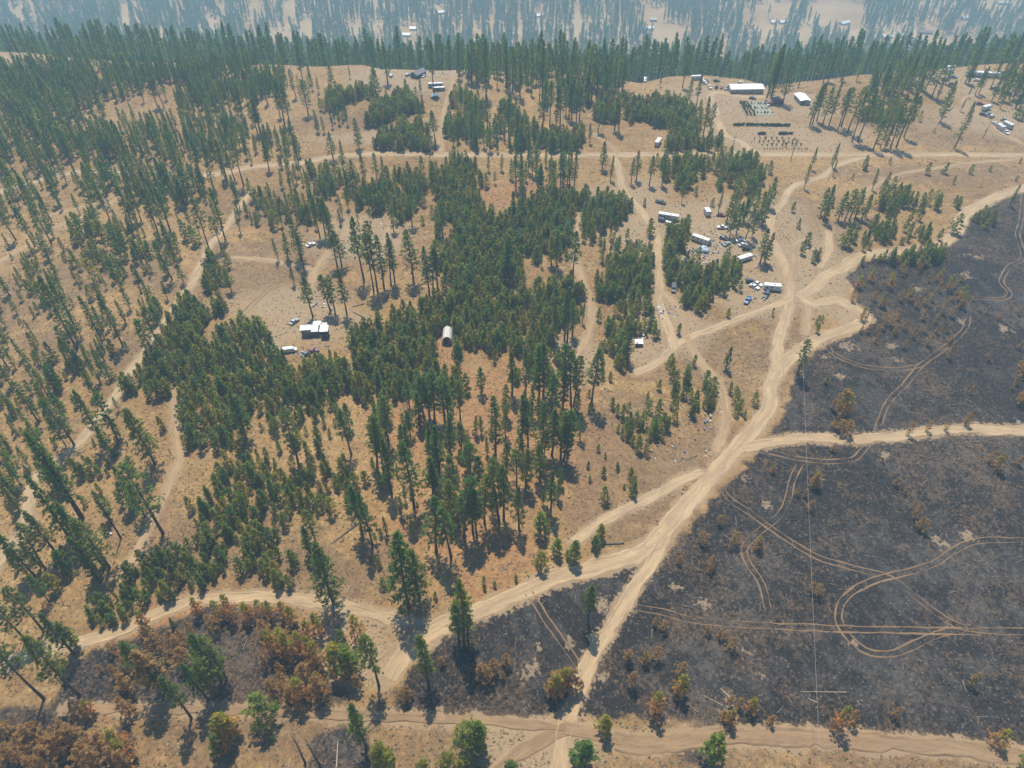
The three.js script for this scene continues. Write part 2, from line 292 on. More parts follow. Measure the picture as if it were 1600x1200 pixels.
{
  const pos = new Float32Array(NX * ND * 3), uv = new Float32Array(NX * ND * 2);
  for (let j = 0; j < ND; j++) for (let i = 0; i < NX; i++) { const k = j * NX + i; pos.set([xs[i], HY[k], -ds[j]], k * 3); uv.set([xs[i], ds[j]], k * 2); }
  const lists = [[], [], [], []];
  for (let j = 0; j < ND - 1; j++) for (let i = 0; i < NX - 1; i++) {
    const cx = (xs[i] + xs[i + 1]) / 2, cd = (ds[j] + ds[j + 1]) / 2, a = j * NX + i, b = a + 1, c = a + NX, e = c + 1;
    const l = cd > 20 && cd < 440 && Math.abs(cx) < 384 ? (cd < 276 && Math.abs(cx) < 128 ? 0 : cx < 0 ? 1 : 2) : 3;
    lists[l].push(a, b, c, b, e, c);
  }
  const g = new THREE.BufferGeometry();
  g.setAttribute('position', new THREE.BufferAttribute(pos, 3)); g.setAttribute('uv', new THREE.BufferAttribute(uv, 2));
  const index = new Uint32Array(lists.reduce((n, l) => n + l.length, 0)); let o = 0;
  lists.forEach((l, m) => { index.set(l, o); g.addGroup(o, l.length, m); o += l.length; });
  g.setIndex(new THREE.BufferAttribute(index, 1)); g.computeVertexNormals();
  const ground = mesh('ground', g, [gm(bake(-128, 20, 256, 2048, true)), gm(bake(-512, 20, 512, 2048, true)), gm(bake(0, 20, 512, 2048, true)), gm(bake(0, 0, 1024, 2048, false))]);
  ground.castShadow = true; ground.userData = { kind: 'structure', label: 'dry grass bench with a charred field breaking off into a wooded valley', category: 'ground' };
  top(ground);
}
console.log('ground done');
// roads: ragged ribbons of packed sand laid on the ground
const roadTex = (() => {
  const w = 256, h = 1024, data = new Uint8Array(w * h * 4);
  for (let j = 0; j < h; j++) for (let i = 0; i < w; i++) {
    const x = i / w * 16, y = j / h * 64;
    const streak = noise(x * 2.2, y / 5), fine = noise(x * 9, y / 1.2 + 60), grit = noise(x * 14, y * 5), big = noise(x / 2, y / 4 + 30);
    const q = 0.46 + 0.26 * streak + 0.24 * fine + 0.12 * grit + 0.1 * big, k = (j * w + i) * 4;
    data[k] = SRGB[Math.min(4096, 0.40 * q * 4096) | 0]; data[k + 1] = SRGB[Math.min(4096, 0.276 * q * 4096) | 0]; data[k + 2] = SRGB[Math.min(4096, 0.152 * q * 4096) | 0]; data[k + 3] = 255;
  }
  const t = new THREE.DataTexture(data, w, h); t.colorSpace = THREE.SRGBColorSpace; t.magFilter = t.minFilter = THREE.LinearFilter; t.wrapS = t.wrapT = THREE.RepeatWrapping; t.repeat.set(1 / 16, 1 / 64); t.needsUpdate = true; return t;
})();
const roadMat = new THREE.MeshStandardMaterial({ map: roadTex, bumpMap: bumpTex, bumpScale: 0.08, roughness: 1 });
const trackMat = roadMat.clone(); trackMat.color = lin(0.50, 0.43, 0.38);
const dullMat = roadMat.clone(); dullMat.color = lin(0.66, 0.60, 0.55);
const laneMat = roadMat.clone(); laneMat.color = lin(0.86, 0.82, 0.78);
function ribbon(line, half, lift, side = 0, rag = 0.35, across = 6, seed = 0, berm = 0) {
  const n = line.length, pos = [], uv = [], idx = []; let run = 0;
  for (let k = 0; k < n; k++) {
    const a = line[Math.max(0, k - 1)], b = line[Math.min(n - 1, k + 1)], p = line[k];
    let tx = b.x - a.x, tz = b.z - a.z; const l = Math.hypot(tx, tz) || 1; tx /= l; tz /= l;
    if (k) run += Math.hypot(p.x - line[k - 1].x, p.z - line[k - 1].z);
    const taper = berm ? 1 : clamp(noise(run / 9 + seed, 55.5) * 2.4 - 0.25, 0.1, 1.15);
    const eL = half * taper + rag * (noise(run / 3 + seed, 1.5) - 0.5) * 2 + rag * 0.6 * (noise(run / 0.9 + seed, 7.5) - 0.5) * 2, eR = half * taper + rag * (noise(run / 3 + seed, 21.5) - 0.5) * 2 + rag * 0.6 * (noise(run / 0.9 + seed, 33.5) - 0.5) * 2;
    for (let m = 0; m <= across; m++) {
      const o = side + lerp(-Math.max(0.012, eL), Math.max(0.012, eR), m / across), x = p.x - tz * o, z = p.z + tx * o;
      const e = m / across, ridge = berm && (m === 1 || m === across - 1) ? berm * clamp(noise(run / 4 + seed, m * 9.5) * 1.6 - 0.3) : 0; pos.push(x, groundY(x, z) + (berm && (m === 0 || m === across) ? -0.08 : lift) + ridge, z); uv.push(o + seed, run);
      if (k < n - 1 && m < across) { const q = k * (across + 1) + m; idx.push(q, q + across + 1, q + 1, q + 1, q + across + 1, q + across + 2); }
    }
  }
  const g = new THREE.BufferGeometry(); g.setAttribute('position', new THREE.Float32BufferAttribute(pos, 3)); g.setAttribute('uv', new THREE.Float32BufferAttribute(uv, 2)); g.setIndex(idx);
  return g;
}
function flipUp(g) { g.computeVertexNormals(); const nrm = g.attributes.normal; let s = 0; for (let i = 0; i < nrm.count; i += 7) s += nrm.getY(i); if (s < 0) { const ix = g.index.array; for (let i = 0; i < ix.length; i += 3) { const t = ix[i]; ix[i] = ix[i + 1]; ix[i + 1] = t; } g.computeVertexNormals(); } return g; }
ROADS.forEach(([name, w], k) => {
  const o = mesh(numbered(name), flipUp(ribbon(roadLines[k], w * 0.35, 0.03 + k * 0.003, 0, w > 3.5 ? 0.5 : 0.38, 12, k * 3.7, w > 3.5 ? 0.26 : 0.06)), k >= 29 && k <= 32 ? dullMat : w < 3.35 ? laneMat : roadMat);
  o.userData = { kind: 'structure' }; top(o);
});
trackLines.forEach((l, k) => {
  const g = mergeGeometries([flipUp(ribbon(l, 0.13, 0.024 + k * 0.002, -0.62, 0.17, 2, k * 5)), flipUp(ribbon(l, 0.13, 0.025 + k * 0.002, 0.62, 0.17, 2, k * 5 + 2))]);
  const o = mesh(numbered('wheel_track'), g, trackMat); o.userData = { kind: 'structure' }; top(o);
});
console.log('roads done');

// ---------------------------------------------------------------- trees
const LEAF = { vertexColors: true, roughness: 1, transmission: 0.65, thickness: 0, specularIntensity: 0.2, side: THREE.DoubleSide };
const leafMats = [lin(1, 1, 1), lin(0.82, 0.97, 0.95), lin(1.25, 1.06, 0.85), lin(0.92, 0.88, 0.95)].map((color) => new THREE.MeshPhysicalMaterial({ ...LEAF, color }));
const barkMats = [mat(0.085, 0.058, 0.042, { roughness: 1 }), mat(0.12, 0.072, 0.046, { roughness: 1 }), mat(0.062, 0.048, 0.04, { roughness: 1 })];
const charMat = mat(0.016, 0.015, 0.015, { roughness: 1 });
class Tufts {
  constructor(r) { this.p = []; this.c = []; this.r = r; }
  tri(cx, cy, cz, len, wid, col) {
    const r = this.r, u = r() * 2 - 1, a = r() * 6.283, s = Math.sqrt(1 - u * u), dx = s * Math.cos(a), dy = u * 0.8 + 0.25, dz = s * Math.sin(a);
    let ex = r() - 0.5, ey = r() - 0.5, ez = r() - 0.5; const q = ex * dx + ey * dy + ez * dz; ex -= q * dx; ey -= q * dy; ez -= q * dz; const l = wid / (Math.hypot(ex, ey, ez) || 1);
    ex *= l; ey *= l; ez *= l;
    this.p.push(cx - dx * len * 0.45 + ex, cy - dy * len * 0.45 + ey, cz - dz * len * 0.45 + ez, cx - dx * len * 0.45 - ex, cy - dy * len * 0.45 - ey, cz - dz * len * 0.45 - ez, cx + dx * len * 0.75, cy + dy * len * 0.75, cz + dz * len * 0.75);
    for (let k = 0; k < 3; k++) this.c.push(col[0], col[1], col[2]);
  }
  tuft(x, y, z, rad, n, col) { for (let k = 0; k < n; k++) { const r = this.r; this.tri(x + (r() - 0.5) * rad, y + (r() - 0.5) * rad * 0.8, z + (r() - 0.5) * rad, rad * (0.8 + 0.7 * r()), rad * (0.22 + 0.2 * r()), col); } }
  build() { const g = new THREE.BufferGeometry(); g.setAttribute('position', new THREE.Float32BufferAttribute(this.p, 3)); g.setAttribute('color', new THREE.Float32BufferAttribute(this.c, 3)); g.computeVertexNormals(); return g; }
}
function stick(list, a, b, ra, rb, sides) {
  const d = new THREE.Vector3().subVectors(b, a), g = new THREE.CylinderGeometry(rb, ra, d.length(), sides, 1, true);
  g.translate(0, d.length() / 2, 0); g.applyQuaternion(new THREE.Quaternion().setFromUnitVectors(new THREE.Vector3(0, 1, 0), d.normalize())); g.translate(a.x, a.y, a.z); list.push(g);
}
const GREEN = (r) => { const t = r(), k = 0.75 + 0.55 * r(); return [lerp(0.12, 0.24, t) * k, lerp(0.210, 0.295, t) * k, lerp(0.042, 0.038, t) * k]; };
const YGREEN = (r) => { const t = r(), k = 0.75 + 0.6 * r(); return [lerp(0.20, 0.42, t) * k, lerp(0.27, 0.37, t) * k, lerp(0.036, 0.036, t) * k]; };
const RUST = (r) => { const t = r(), k = 0.7 + 0.6 * r(); return [lerp(0.40, 0.62, t) * k, lerp(0.245, 0.375, t) * k, lerp(0.085, 0.125, t) * k]; };
// one pine: H metres tall, crown from cb to the top, half-width W; tufts of needles on real limbs
function pine(seed, { H, W, cb, limbs, per, rad, tris, col, colLow, lowShare = 0, round = 0.75, sides = 7, bare = 0.3, lean = 0.02, girth = 0.016 }) {
  const r = rng(seed), wood = [], t = new Tufts(r), lx = (r() - 0.5) * 2 * lean, lz = (r() - 0.5) * 2 * lean;
  const axis = (y) => new THREE.Vector3(lx * y + Math.sin(y / H * 5 + seed) * 0.008 * H, y, lz * y + Math.cos(y / H * 4 + seed) * 0.008 * H);
  const r0 = H * girth, o = axis(0);
  const ax = (y) => axis(y).sub(o);
  for (let k = 0; k < 6; k++) stick(wood, ax(H * k / 6 - (k ? 0.02 : 0.3)), ax(H * (k + 1) / 6), r0 * (1 - k / 6 * 0.93) * (k ? 1 : 1.15), r0 * (1 - (k + 1) / 6 * 0.93), sides);
  let ang = r() * 6;
  for (let i = 0; i < limbs; i++) {
    const f = (i + r() * 0.8) / limbs, y = H * lerp(cb, 0.985, f), a = ax(y); ang += 2.4 + (r() - 0.5) * 0.9;
    let L = W * Math.pow(1 - f, round) * (0.62 + 0.6 * r()) + W * 0.07; if (f < 0.16) L *= 0.5 + 0.5 * r();
    const up = lerp(-0.12, 0.55, f) + (r() - 0.5) * 0.25, dir = new THREE.Vector3(Math.cos(ang), up, Math.sin(ang)).normalize(), b = a.clone().addScaledVector(dir, L);
    stick(wood, a, b, r0 * 0.22 * (1 - f * 0.6), 0.012 * H / 18, 3);
    if (r() < bare * (1 - f)) continue;
    const n = Math.max(2, Math.round(per * (0.35 + 0.8 * L / W)));
    for (let k = 0; k < n; k++) {
      const s = lerp(0.28, 1.04, Math.sqrt(r())), p = a.clone().addScaledVector(dir, L * s), sw = L * 0.32 * (0.4 + s);
      p.x += (r() - 0.5) * sw; p.y += (r() - 0.35) * sw * 0.6; p.z += (r() - 0.5) * sw;
      const c = (colLow && f < lowShare + (r() - 0.5) * 0.25 ? colLow : col)(r);
      t.tuft(p.x, p.y, p.z, rad * (0.75 + 0.5 * r()), tris, c);
    }
  }
  const tip = ax(H); for (let k = 0; k < 5; k++) t.tuft(tip.x, tip.y - r() * H * 0.06, tip.z, rad * 0.8, tris, col(r));
  const w = mergeGeometries(wood.map((g) => { g.deleteAttribute('uv'); return g.index ? g.toNonIndexed() : g; }));
  return { trunk: w, crown: t.build(), H };
}
const tallKinds = [], farKinds = [], youngKinds = [], rustKinds = [], halfKinds = [], midKinds = [];
for (let k = 0; k < 10; k++) tallKinds.push(pine(100 + k, { H: 18, W: 1.75 + (k % 5) * 0.2, cb: 0.2 + (k % 4) * 0.06, limbs: 100, per: 6, rad: 0.31, tris: 6, col: GREEN, round: 0.6 + (k % 3) * 0.15 }));
for (let k = 0; k < 4; k++) tallKinds.push(pine(120 + k, { H: 18, W: 1.9 + 0.25 * k, cb: 0.3 + 0.08 * (k % 3), limbs: 80, per: 6, rad: 0.33, tris: 6, col: GREEN, round: 0.36 + 0.08 * (k % 2), bare: 0.5, lean: 0.05 }));
for (let k = 0; k < 3; k++) tallKinds.push(pine(140 + k, { H: 18, W: 2.9 + k * 0.35, cb: 0.13, limbs: 120, per: 9, rad: 0.34, tris: 6, col: GREEN, round: 0.62, girth: 0.02 }));
for (let k = 0; k < 6; k++) midKinds.push(pine(160 + k, { H: 9, W: 0.95 + (k % 3) * 0.2, cb: 0.12 + (k % 3) * 0.06, limbs: 60, per: 4.6, rad: 0.25, tris: 6, col: k % 2 ? GREEN : YGREEN, round: 0.7, bare: 0.15 }));
for (let k = 0; k < 5; k++) farKinds.push(pine(200 + k, { H: 22, W: 1.9 + (k % 3) * 0.4, cb: 0.2 + (k % 3) * 0.08, limbs: 46, per: 4, rad: 0.8, tris: 5, col: GREEN, round: 0.7, sides: 4 }));
for (let k = 0; k < 8; k++) youngKinds.push(pine(300 + k, { H: 5, W: 0.86 + (k % 4) * 0.16, cb: 0.06 + (k % 3) * 0.05, limbs: 46, per: 5, rad: 0.23, tris: 6, col: k % 3 ? YGREEN : GREEN, round: 0.62, bare: 0.1, sides: 5, lean: 0.05, girth: 0.013 }));
for (let k = 0; k < 5; k++) rustKinds.push(pine(400 + k, { H: 4.2, W: 0.95 + (k % 3) * 0.2, cb: 0.1, limbs: 36, per: 4.6, rad: 0.22, tris: 6, col: RUST, round: 0.55, bare: 0.15, sides: 5, lean: 0.05, girth: 0.013 }));
for (let k = 0; k < 4; k++) halfKinds.push(pine(500 + k, { H: 5, W: 1.15 + (k % 2) * 0.25, cb: 0.1, limbs: 44, per: 4.6, rad: 0.23, tris: 6, col: YGREEN, colLow: RUST, lowShare: 0.4 + 0.1 * (k % 3), round: 0.6, bare: 0.1, sides: 5, lean: 0.04, girth: 0.014 }));
const snagKind = pine(600, { H: 16, W: 1.3, cb: 0.2, limbs: 44, per: 1, rad: 0.25, tris: 2, col: RUST, round: 0.8, bare: 4, lean: 0.02, girth: 0.014 });
const scorchTall = pine(610, { H: 14, W: 2.0, cb: 0.3, limbs: 46, per: 5, rad: 0.5, tris: 5, col: RUST, round: 0.7, lean: 0.03 });

// ---- where the pines stand: foot x, foot y, top y in the photograph
const TALL = nums(`
24 101 71; 8 120 95; 52 97 68; 65 89 64; 95 100 70; 122 94 66; 157 142 100; 209 142 112; 216 109 80; 176 93 64; 74 137 100; 113 206 140; 75 206 160; 81 204 165; 137 203 158; 153 196 155; 168 197 150; 49 210 168; 58 206 162; 36 223 178; 10 200 165; 212 191 160
37 232 185; 15 247 195; 110 250 198; 65 267 225; 86 265 215; 225 160 126; 247 168 122; 327 180 132; 361 175 148; 376 166 118; 280 270 208; 314 274 218; 355 282 216; 381 290 214; 367 282 236; 235 300 248; 335 298 240; 247 225 175; 172 250 198; 140 262 212
256 167 120; 260 156 118; 282 140 92; 322 178 124; 329 184 128; 418 163 115; 407 210 150; 403 210 148; 329 96 60; 306 96 63; 295 94 60; 278 96 58; 343 94 60; 354 90 66; 377 91 56; 403 108 70; 233 116 80; 259 115 70; 237 115 76
423 104 60; 442 93 58; 474 129 70; 482 180 123; 485 131 98; 463 153 108; 520 148 98; 519 108 91; 547 122 103; 606 130 60; 590 161 103; 438 184 138; 445 197 123; 453 195 128; 408 208 152; 561 232 184; 521 250 206; 536 250 218; 467 257 208; 421 267 218; 520 200 170; 495 208 190; 543 196 166
658 148 120; 657 199 152; 678 145 62; 680 224 172; 718 115 60; 737 130 62; 760 153 60; 762 203 146; 744 196 146; 777 138 102; 791 137 62; 801 145 72; 813 156 96; 717 221 188; 795 221 144; 809 224 168; 737 221 160
812 151 92; 847 156 62; 843 157 98; 830 149 108; 848 204 126; 859 199 126; 869 204 132; 875 203 120; 889 187 128; 893 187 123; 900 196 138; 905 190 134; 924 156 68; 914 119 78; 958 160 96; 972 141 93; 988 126 76; 992 119 72; 1001 118 82; 934 207 162; 960 204 150; 967 207 148; 921 224 192
1023 118 72; 1045 115 82; 1058 116 78; 1035 118 86; 1066 137 88; 1073 167 122; 1088 166 116; 1031 136 116; 1051 158 140; 1098 213 150; 1107 215 162; 1198 153 72; 1205 153 68; 1204 157 100; 1223 162 92
1293 131 72; 1286 130 80; 1265 196 133; 1269 195 130; 1276 189 128; 1285 195 136; 1295 196 126; 1309 203 138; 1314 198 136; 1324 207 133; 1331 222 142; 1340 222 138; 1364 235 183; 1375 232 190; 1382 232 188; 1391 232 146; 1400 231 142; 1412 215 148; 1469 191 126; 1491 232 158; 1562 170 140; 1437 140 70; 1444 146 83; 1456 151 86; 1395 155 102; 1431 135 84; 1462 159 118; 1417 140 84; 1523 149 108; 1529 147 103; 1548 137 88; 1559 137 93; 1565 140 93; 1577 155 98; 1583 153 93; 1592 145 93; 1501 174 153; 1512 153 138
571 287 238; 589 280 238; 600 282 243; 556 295 248; 542 297 238; 505 297 256; 832 277 243; 814 290 238; 806 297 243; 857 295 248; 875 297 238; 890 292 238; 897 295 233; 941 265 221; 954 282 243; 986 287 246; 994 282 235; 1014 290 243; 1034 290 240; 1256 295 256; 1267 265 230; 1300 262 223; 1301 275 250; 1362 297 263
25 375 316; 55 385 322; 81 382 313; 81 347 298; 125 334 302; 147 330 282; 172 344 292; 207 352 288; 214 345 292; 221 345 288; 249 371 293; 266 360 292; 299 356 320; 277 322 288; 329 395 310; 352 374 293; 346 390 338; 376 364 325; 375 327 288; 121 546 430; 115 507 438; 160 535 463; 192 540 458; 269 437 373; 246 536 478; 246 570 500; 362 456 418; 11 572 523; 262 467 438
500 371 304; 509 371 308; 515 372 310; 470 405 338; 475 420 363; 527 416 353; 534 417 360; 569 439 338; 584 455 363; 590 455 348; 600 450 368; 611 444 370; 617 442 363; 489 495 430; 516 485 426; 524 492 433; 542 492 420; 460 445 413; 620 347 308; 644 352 303; 692 372 313; 671 462 383; 677 462 388; 685 460 376; 646 440 358; 750 327 293; 790 440 373; 795 437 368; 435 407 371; 451 405 363; 441 354 323; 535 340 303; 459 320 300
802 345 298; 816 344 298; 861 415 368; 870 417 358; 846 417 390; 895 437 360; 882 532 453; 886 535 448; 894 525 468; 910 505 473; 864 532 473; 980 565 518; 1134 577 541; 1065 317 288; 1122 332 300; 1135 347 303; 1140 370 328; 1164 375 326; 1162 347 308; 1155 347 313; 1185 345 298; 1187 412 358; 1195 410 363
821 620 543; 842 626 538; 849 620 538; 879 637 543; 892 632 543; 896 635 553; 924 632 543; 800 619 548; 815 700 618; 825 700 623; 846 722 628; 862 712 640; 876 717 643; 881 720 643; 807 760 703; 860 802 733; 811 827 758
467 727 643; 549 710 638; 590 737 648; 599 732 653; 607 690 618; 612 772 688; 647 792 688; 631 700 663; 662 652 583; 671 652 588; 679 660 583; 695 660 586; 720 662 596; 721 707 660; 774 717 620; 675 720 658; 687 745 663; 706 725 643; 680 775 720; 704 785 708; 737 765 690; 682 862 775; 705 870 786; 725 840 763; 739 832 743; 745 837 763; 757 817 743; 780 817 720; 787 812 728; 792 750 688; 566 835 758; 582 852 765; 486 865 823; 497 859 798; 521 942 850; 639 948 833; 655 935 860; 752 615 573
61 660 593; 116 695 620; 185 690 618; 164 695 608; 242 725 638; 385 685 610; 130 810 658; 125 808 718; 116 851 743; 130 851 788; 92 870 798; 71 890 823; 54 899 833; 171 887 808; 150 899 838; 206 795 753; 211 786 728; 255 834 728; 227 807 758; 44 899 858; 22 772 723; 30 797 763
69 1092 1001; 124 1086 991; 69 987 923; 40 1000 948; 116 1022 958; 122 1012 970; 250 1077 1003; 299 1122 1055; 325 1094 1033; 336 1089 1028; 346 1065 988; 354 1060 996; 157 911 868; 572 1166 1095; 592 1072 1001; 669 1067 995; 717 1000 938; 725 1007 906; 731 1000 943; 919 975 912
1246 585 528; 1577 322 288; 1282 337 293; 1286 346 288; 1309 345 298; 1319 346 296; 1327 345 295; 1336 340 293; 1346 344 303; 1351 340 303; 1325 372 343`);
const WIDE = new Set(['110 250', '242 725', '521 942', '639 948', '655 935', '561 232', '980 565', '590 161', '346 1065', '385 685', '760 153', '1469 191', '1204 157']);
const placeNames = [
  [40, 100, 'on the far ridge above the sparse slope'], [120, 150, 'below the ridge in the hazy corner'], [60, 210, 'on the hazy slope over the faint track'], [150, 200, 'above the faint pale track'], [60, 255, 'above the long dirt road bend'], [300, 95, 'along the hazy ridge line'], [230, 115, 'under the hazy ridge line'], [250, 165, 'on the open hazy knoll'], [340, 175, 'beside the faint hazy track'], [300, 275, 'on the long dirt road'], [370, 285, 'where the long dirt road bends'], [425, 100, 'on the bare round ridge'], [420, 185, 'over the pale dry hollow'], [470, 140, 'beside the bare round knoll'], [530, 120, 'on the bare round knoll'], [600, 140, 'beside the grey-roofed house yard'], [520, 195, 'above the pale dry strip'], [550, 240, 'by the curve of the crossing road'], [670, 150, 'beside the parked trailers'], [670, 215, 'by the lane to the grey-roofed house'], [740, 120, 'on the wooded brow'], [760, 200, 'in the dark grove above the crossing road'], [800, 150, 'in the hazy grove past the brow'], [860, 200, 'in the grove above the sandy clearing'], [920, 140, 'among the junk cars on the brow'], [960, 205, 'over the white motorhome clearing'], [1000, 120, 'on the brow by the parked bus'], [1060, 140, 'between the bus and the long white shop'], [1100, 210, 'beside the sandy driveway'], [1205, 150, 'by the dark red shed'], [1290, 160, 'in the grove by the white garage'], [1335, 215, 'at the edge of the shaded grove'], [1390, 225, 'in the grove over the crossing road'], [1440, 145, 'on the slope below the white mobile homes'], [1480, 210, 'on the bare slope beside the parked cars'], [1550, 145, 'around the yard of parked vehicles'],
  [560, 285, 'under the crossing road by the thickets'], [850, 290, 'under the crossing road in the tree row'], [960, 275, 'beside the lane leaving the crossing road'], [1020, 290, 'north of the parked fifth-wheel trailer'], [1280, 260, 'by the fork of the crossing road'], [60, 360, 'beside the pale slanting track'], [170, 335, 'above the pale slanting track'], [240, 350, 'in the stand above the sapling field'], [340, 365, 'along the sandy winding track'], [130, 500, 'in the tan clearing of saplings'], [250, 520, 'where the sandy track meets the thicket'], [360, 450, 'standing alone by the faint double track'], [505, 370, 'above the track junction'], [470, 410, 'on the track junction clearing'], [530, 430, 'over the white-roofed shack'], [600, 440, 'in the tall stand beside the thicket'], [500, 490, 'behind the white-roofed shack'], [660, 340, 'at the edge of the dense thicket'], [680, 450, 'on the sunlit gap in the thicket'], [790, 420, 'in the middle of the dense thicket'], [860, 400, 'beside the small dirt clearing'], [885, 500, 'beside the narrow lane in the thicket'], [980, 560, 'beside the small white-roofed shed'], [1140, 340, 'around the junk-filled camp'], [1190, 400, 'beside the long white trailer'], [850, 625, 'in the row below the thicket'], [910, 630, 'at the lane end below the thicket'], [860, 710, 'on the orange needle-covered slope'], [830, 800, 'above the wide sandy road'], [470, 720, 'in the gap between the young thickets'], [590, 710, 'over the sandy gap by the young thickets'], [640, 770, 'on the sunlit slope of needles'], [680, 640, 'on the sandy opening below the arched shed'], [700, 720, 'in the tall stand over orange ground'], [700, 850, 'at the foot of the tall stand'], [760, 800, 'in the dense stand at mid slope'], [570, 840, 'over the fallen log'], [500, 860, 'below the young thicket'], [640, 930, 'on the bank above the road fork'], [80, 650, 'along the lower sandy track'], [170, 690, 'where the lower track is rutted'], [240, 720, 'beside the curving pale lane'], [120, 830, 'in the leaning stand by the lane'], [60, 890, 'in the shaded stand by the track'], [230, 790, 'at the bright tip of the lane'], [60, 970, 'above the lower road bend'], [110, 1060, 'on the lower road bend'], [280, 1090, 'in the charred brush below the road'], [345, 1060, 'with bushy crown in charred brush'], [600, 1080, 'on the charred ground by the sandy wedge'], [725, 1000, 'at the burn edge below the wide road'], [919, 975, 'standing alone on the charred ground'], [1246, 585, 'standing alone beside the forked road'], [1320, 340, 'in the row beyond the sandy crossroads'], [1577, 322, 'on the far corner of the charred field'],
];
const ORD = ['first', 'second', 'third', 'fourth', 'fifth', 'sixth', 'seventh', 'eighth', 'ninth', 'tenth', 'eleventh', 'twelfth', 'thirteenth', 'fourteenth', 'fifteenth', 'sixteenth', 'seventeenth', 'eighteenth', 'nineteenth', 'twentieth'];
const ordinal = (k) => ORD[k] ?? `${['', '', 'twenty', 'thirty', 'forty', 'fifty', 'sixty'][Math.floor((k + 1) / 10)]}-${ORD[(k + 1) % 10 - 1] ?? 'tenth'}`;
function nameAll(list, noun) {                                    // each label: its look, its rank from the left, and what it stands by
  const by = new Map();
  for (const o of list) {
    let best = null, bd = 1e9;
    for (const p of placeNames) { const d = Math.hypot(p[0] - o.px, (p[1] - o.py) * 1.3); if (d < bd) { bd = d; best = p; } }
    const n = noun(o), key = n + best[2]; if (!by.has(key)) by.set(key, [n, best[2], []]); by.get(key)[2].push(o);
  }
  for (const [n, where, l] of by.values()) {
    l.sort((a, b) => a.px - b.px);
    l.forEach((o, k) => { o.label = l.length === 1 ? `${n} ${where}` : k === 0 ? `leftmost ${n} ${where}` : k === l.length - 1 ? `rightmost ${n} ${where}` : `${ordinal(k)} ${n} from left ${where}`; });
  }
}
const occupied = [];
function putTree(kind, o, name, category, group, leaf, bark) {
  const g = new THREE.Group(); g.name = numbered(name);
  const s = o.h / kind.H;
  mesh('trunk', kind.trunk, bark, g); mesh('crown', kind.crown, leaf, g);
  g.position.copy(o.p); g.rotation.y = o.turn ?? R() * 6.283; g.scale.set(s * (o.fat ?? 1), s, s * (o.fat ?? 1));
  tag(g, o.label, category, group); top(g);
}
const tall = TALL.map(([px, py, ty]) => {
  const p = at(px, py), wide = WIDE.has(`${px} ${py}`); let h = clamp(heightAt(p, ty), 5, 26);
  return { px, py, p, h, wide, fat: clamp(rr(0.88, 1.18) * Math.sqrt(16 / h), 0.82, 1.25) * (wide ? 0.78 : 1) };
});
tall.sort((a, b) => b.h / project(b.p.x, b.p.y, b.p.z)[2] - a.h / project(a.p.x, a.p.y, a.p.z)[2]);
const tallRest = tall.splice(300);
nameAll(tall, (o) => o.h > 17 ? 'tall pine' : o.h > 11.5 ? 'mid-height pine' : 'short pine');
for (const o of tall) {
  const k = o.wide ? 14 + Math.floor(R() * 3) : o.h < 11 ? -1 : Math.floor(R() * 14);
  const kind = k < 0 ? midKinds[Math.floor(R() * 6)] : tallKinds[k];
  putTree(kind, o, 'pine_tree', 'pine tree', 'mature pines on the bench', leafMats[Math.floor(R() * 4)], barkMats[Math.floor(R() * 3)]);
}
console.log('tall pines', tall.length);

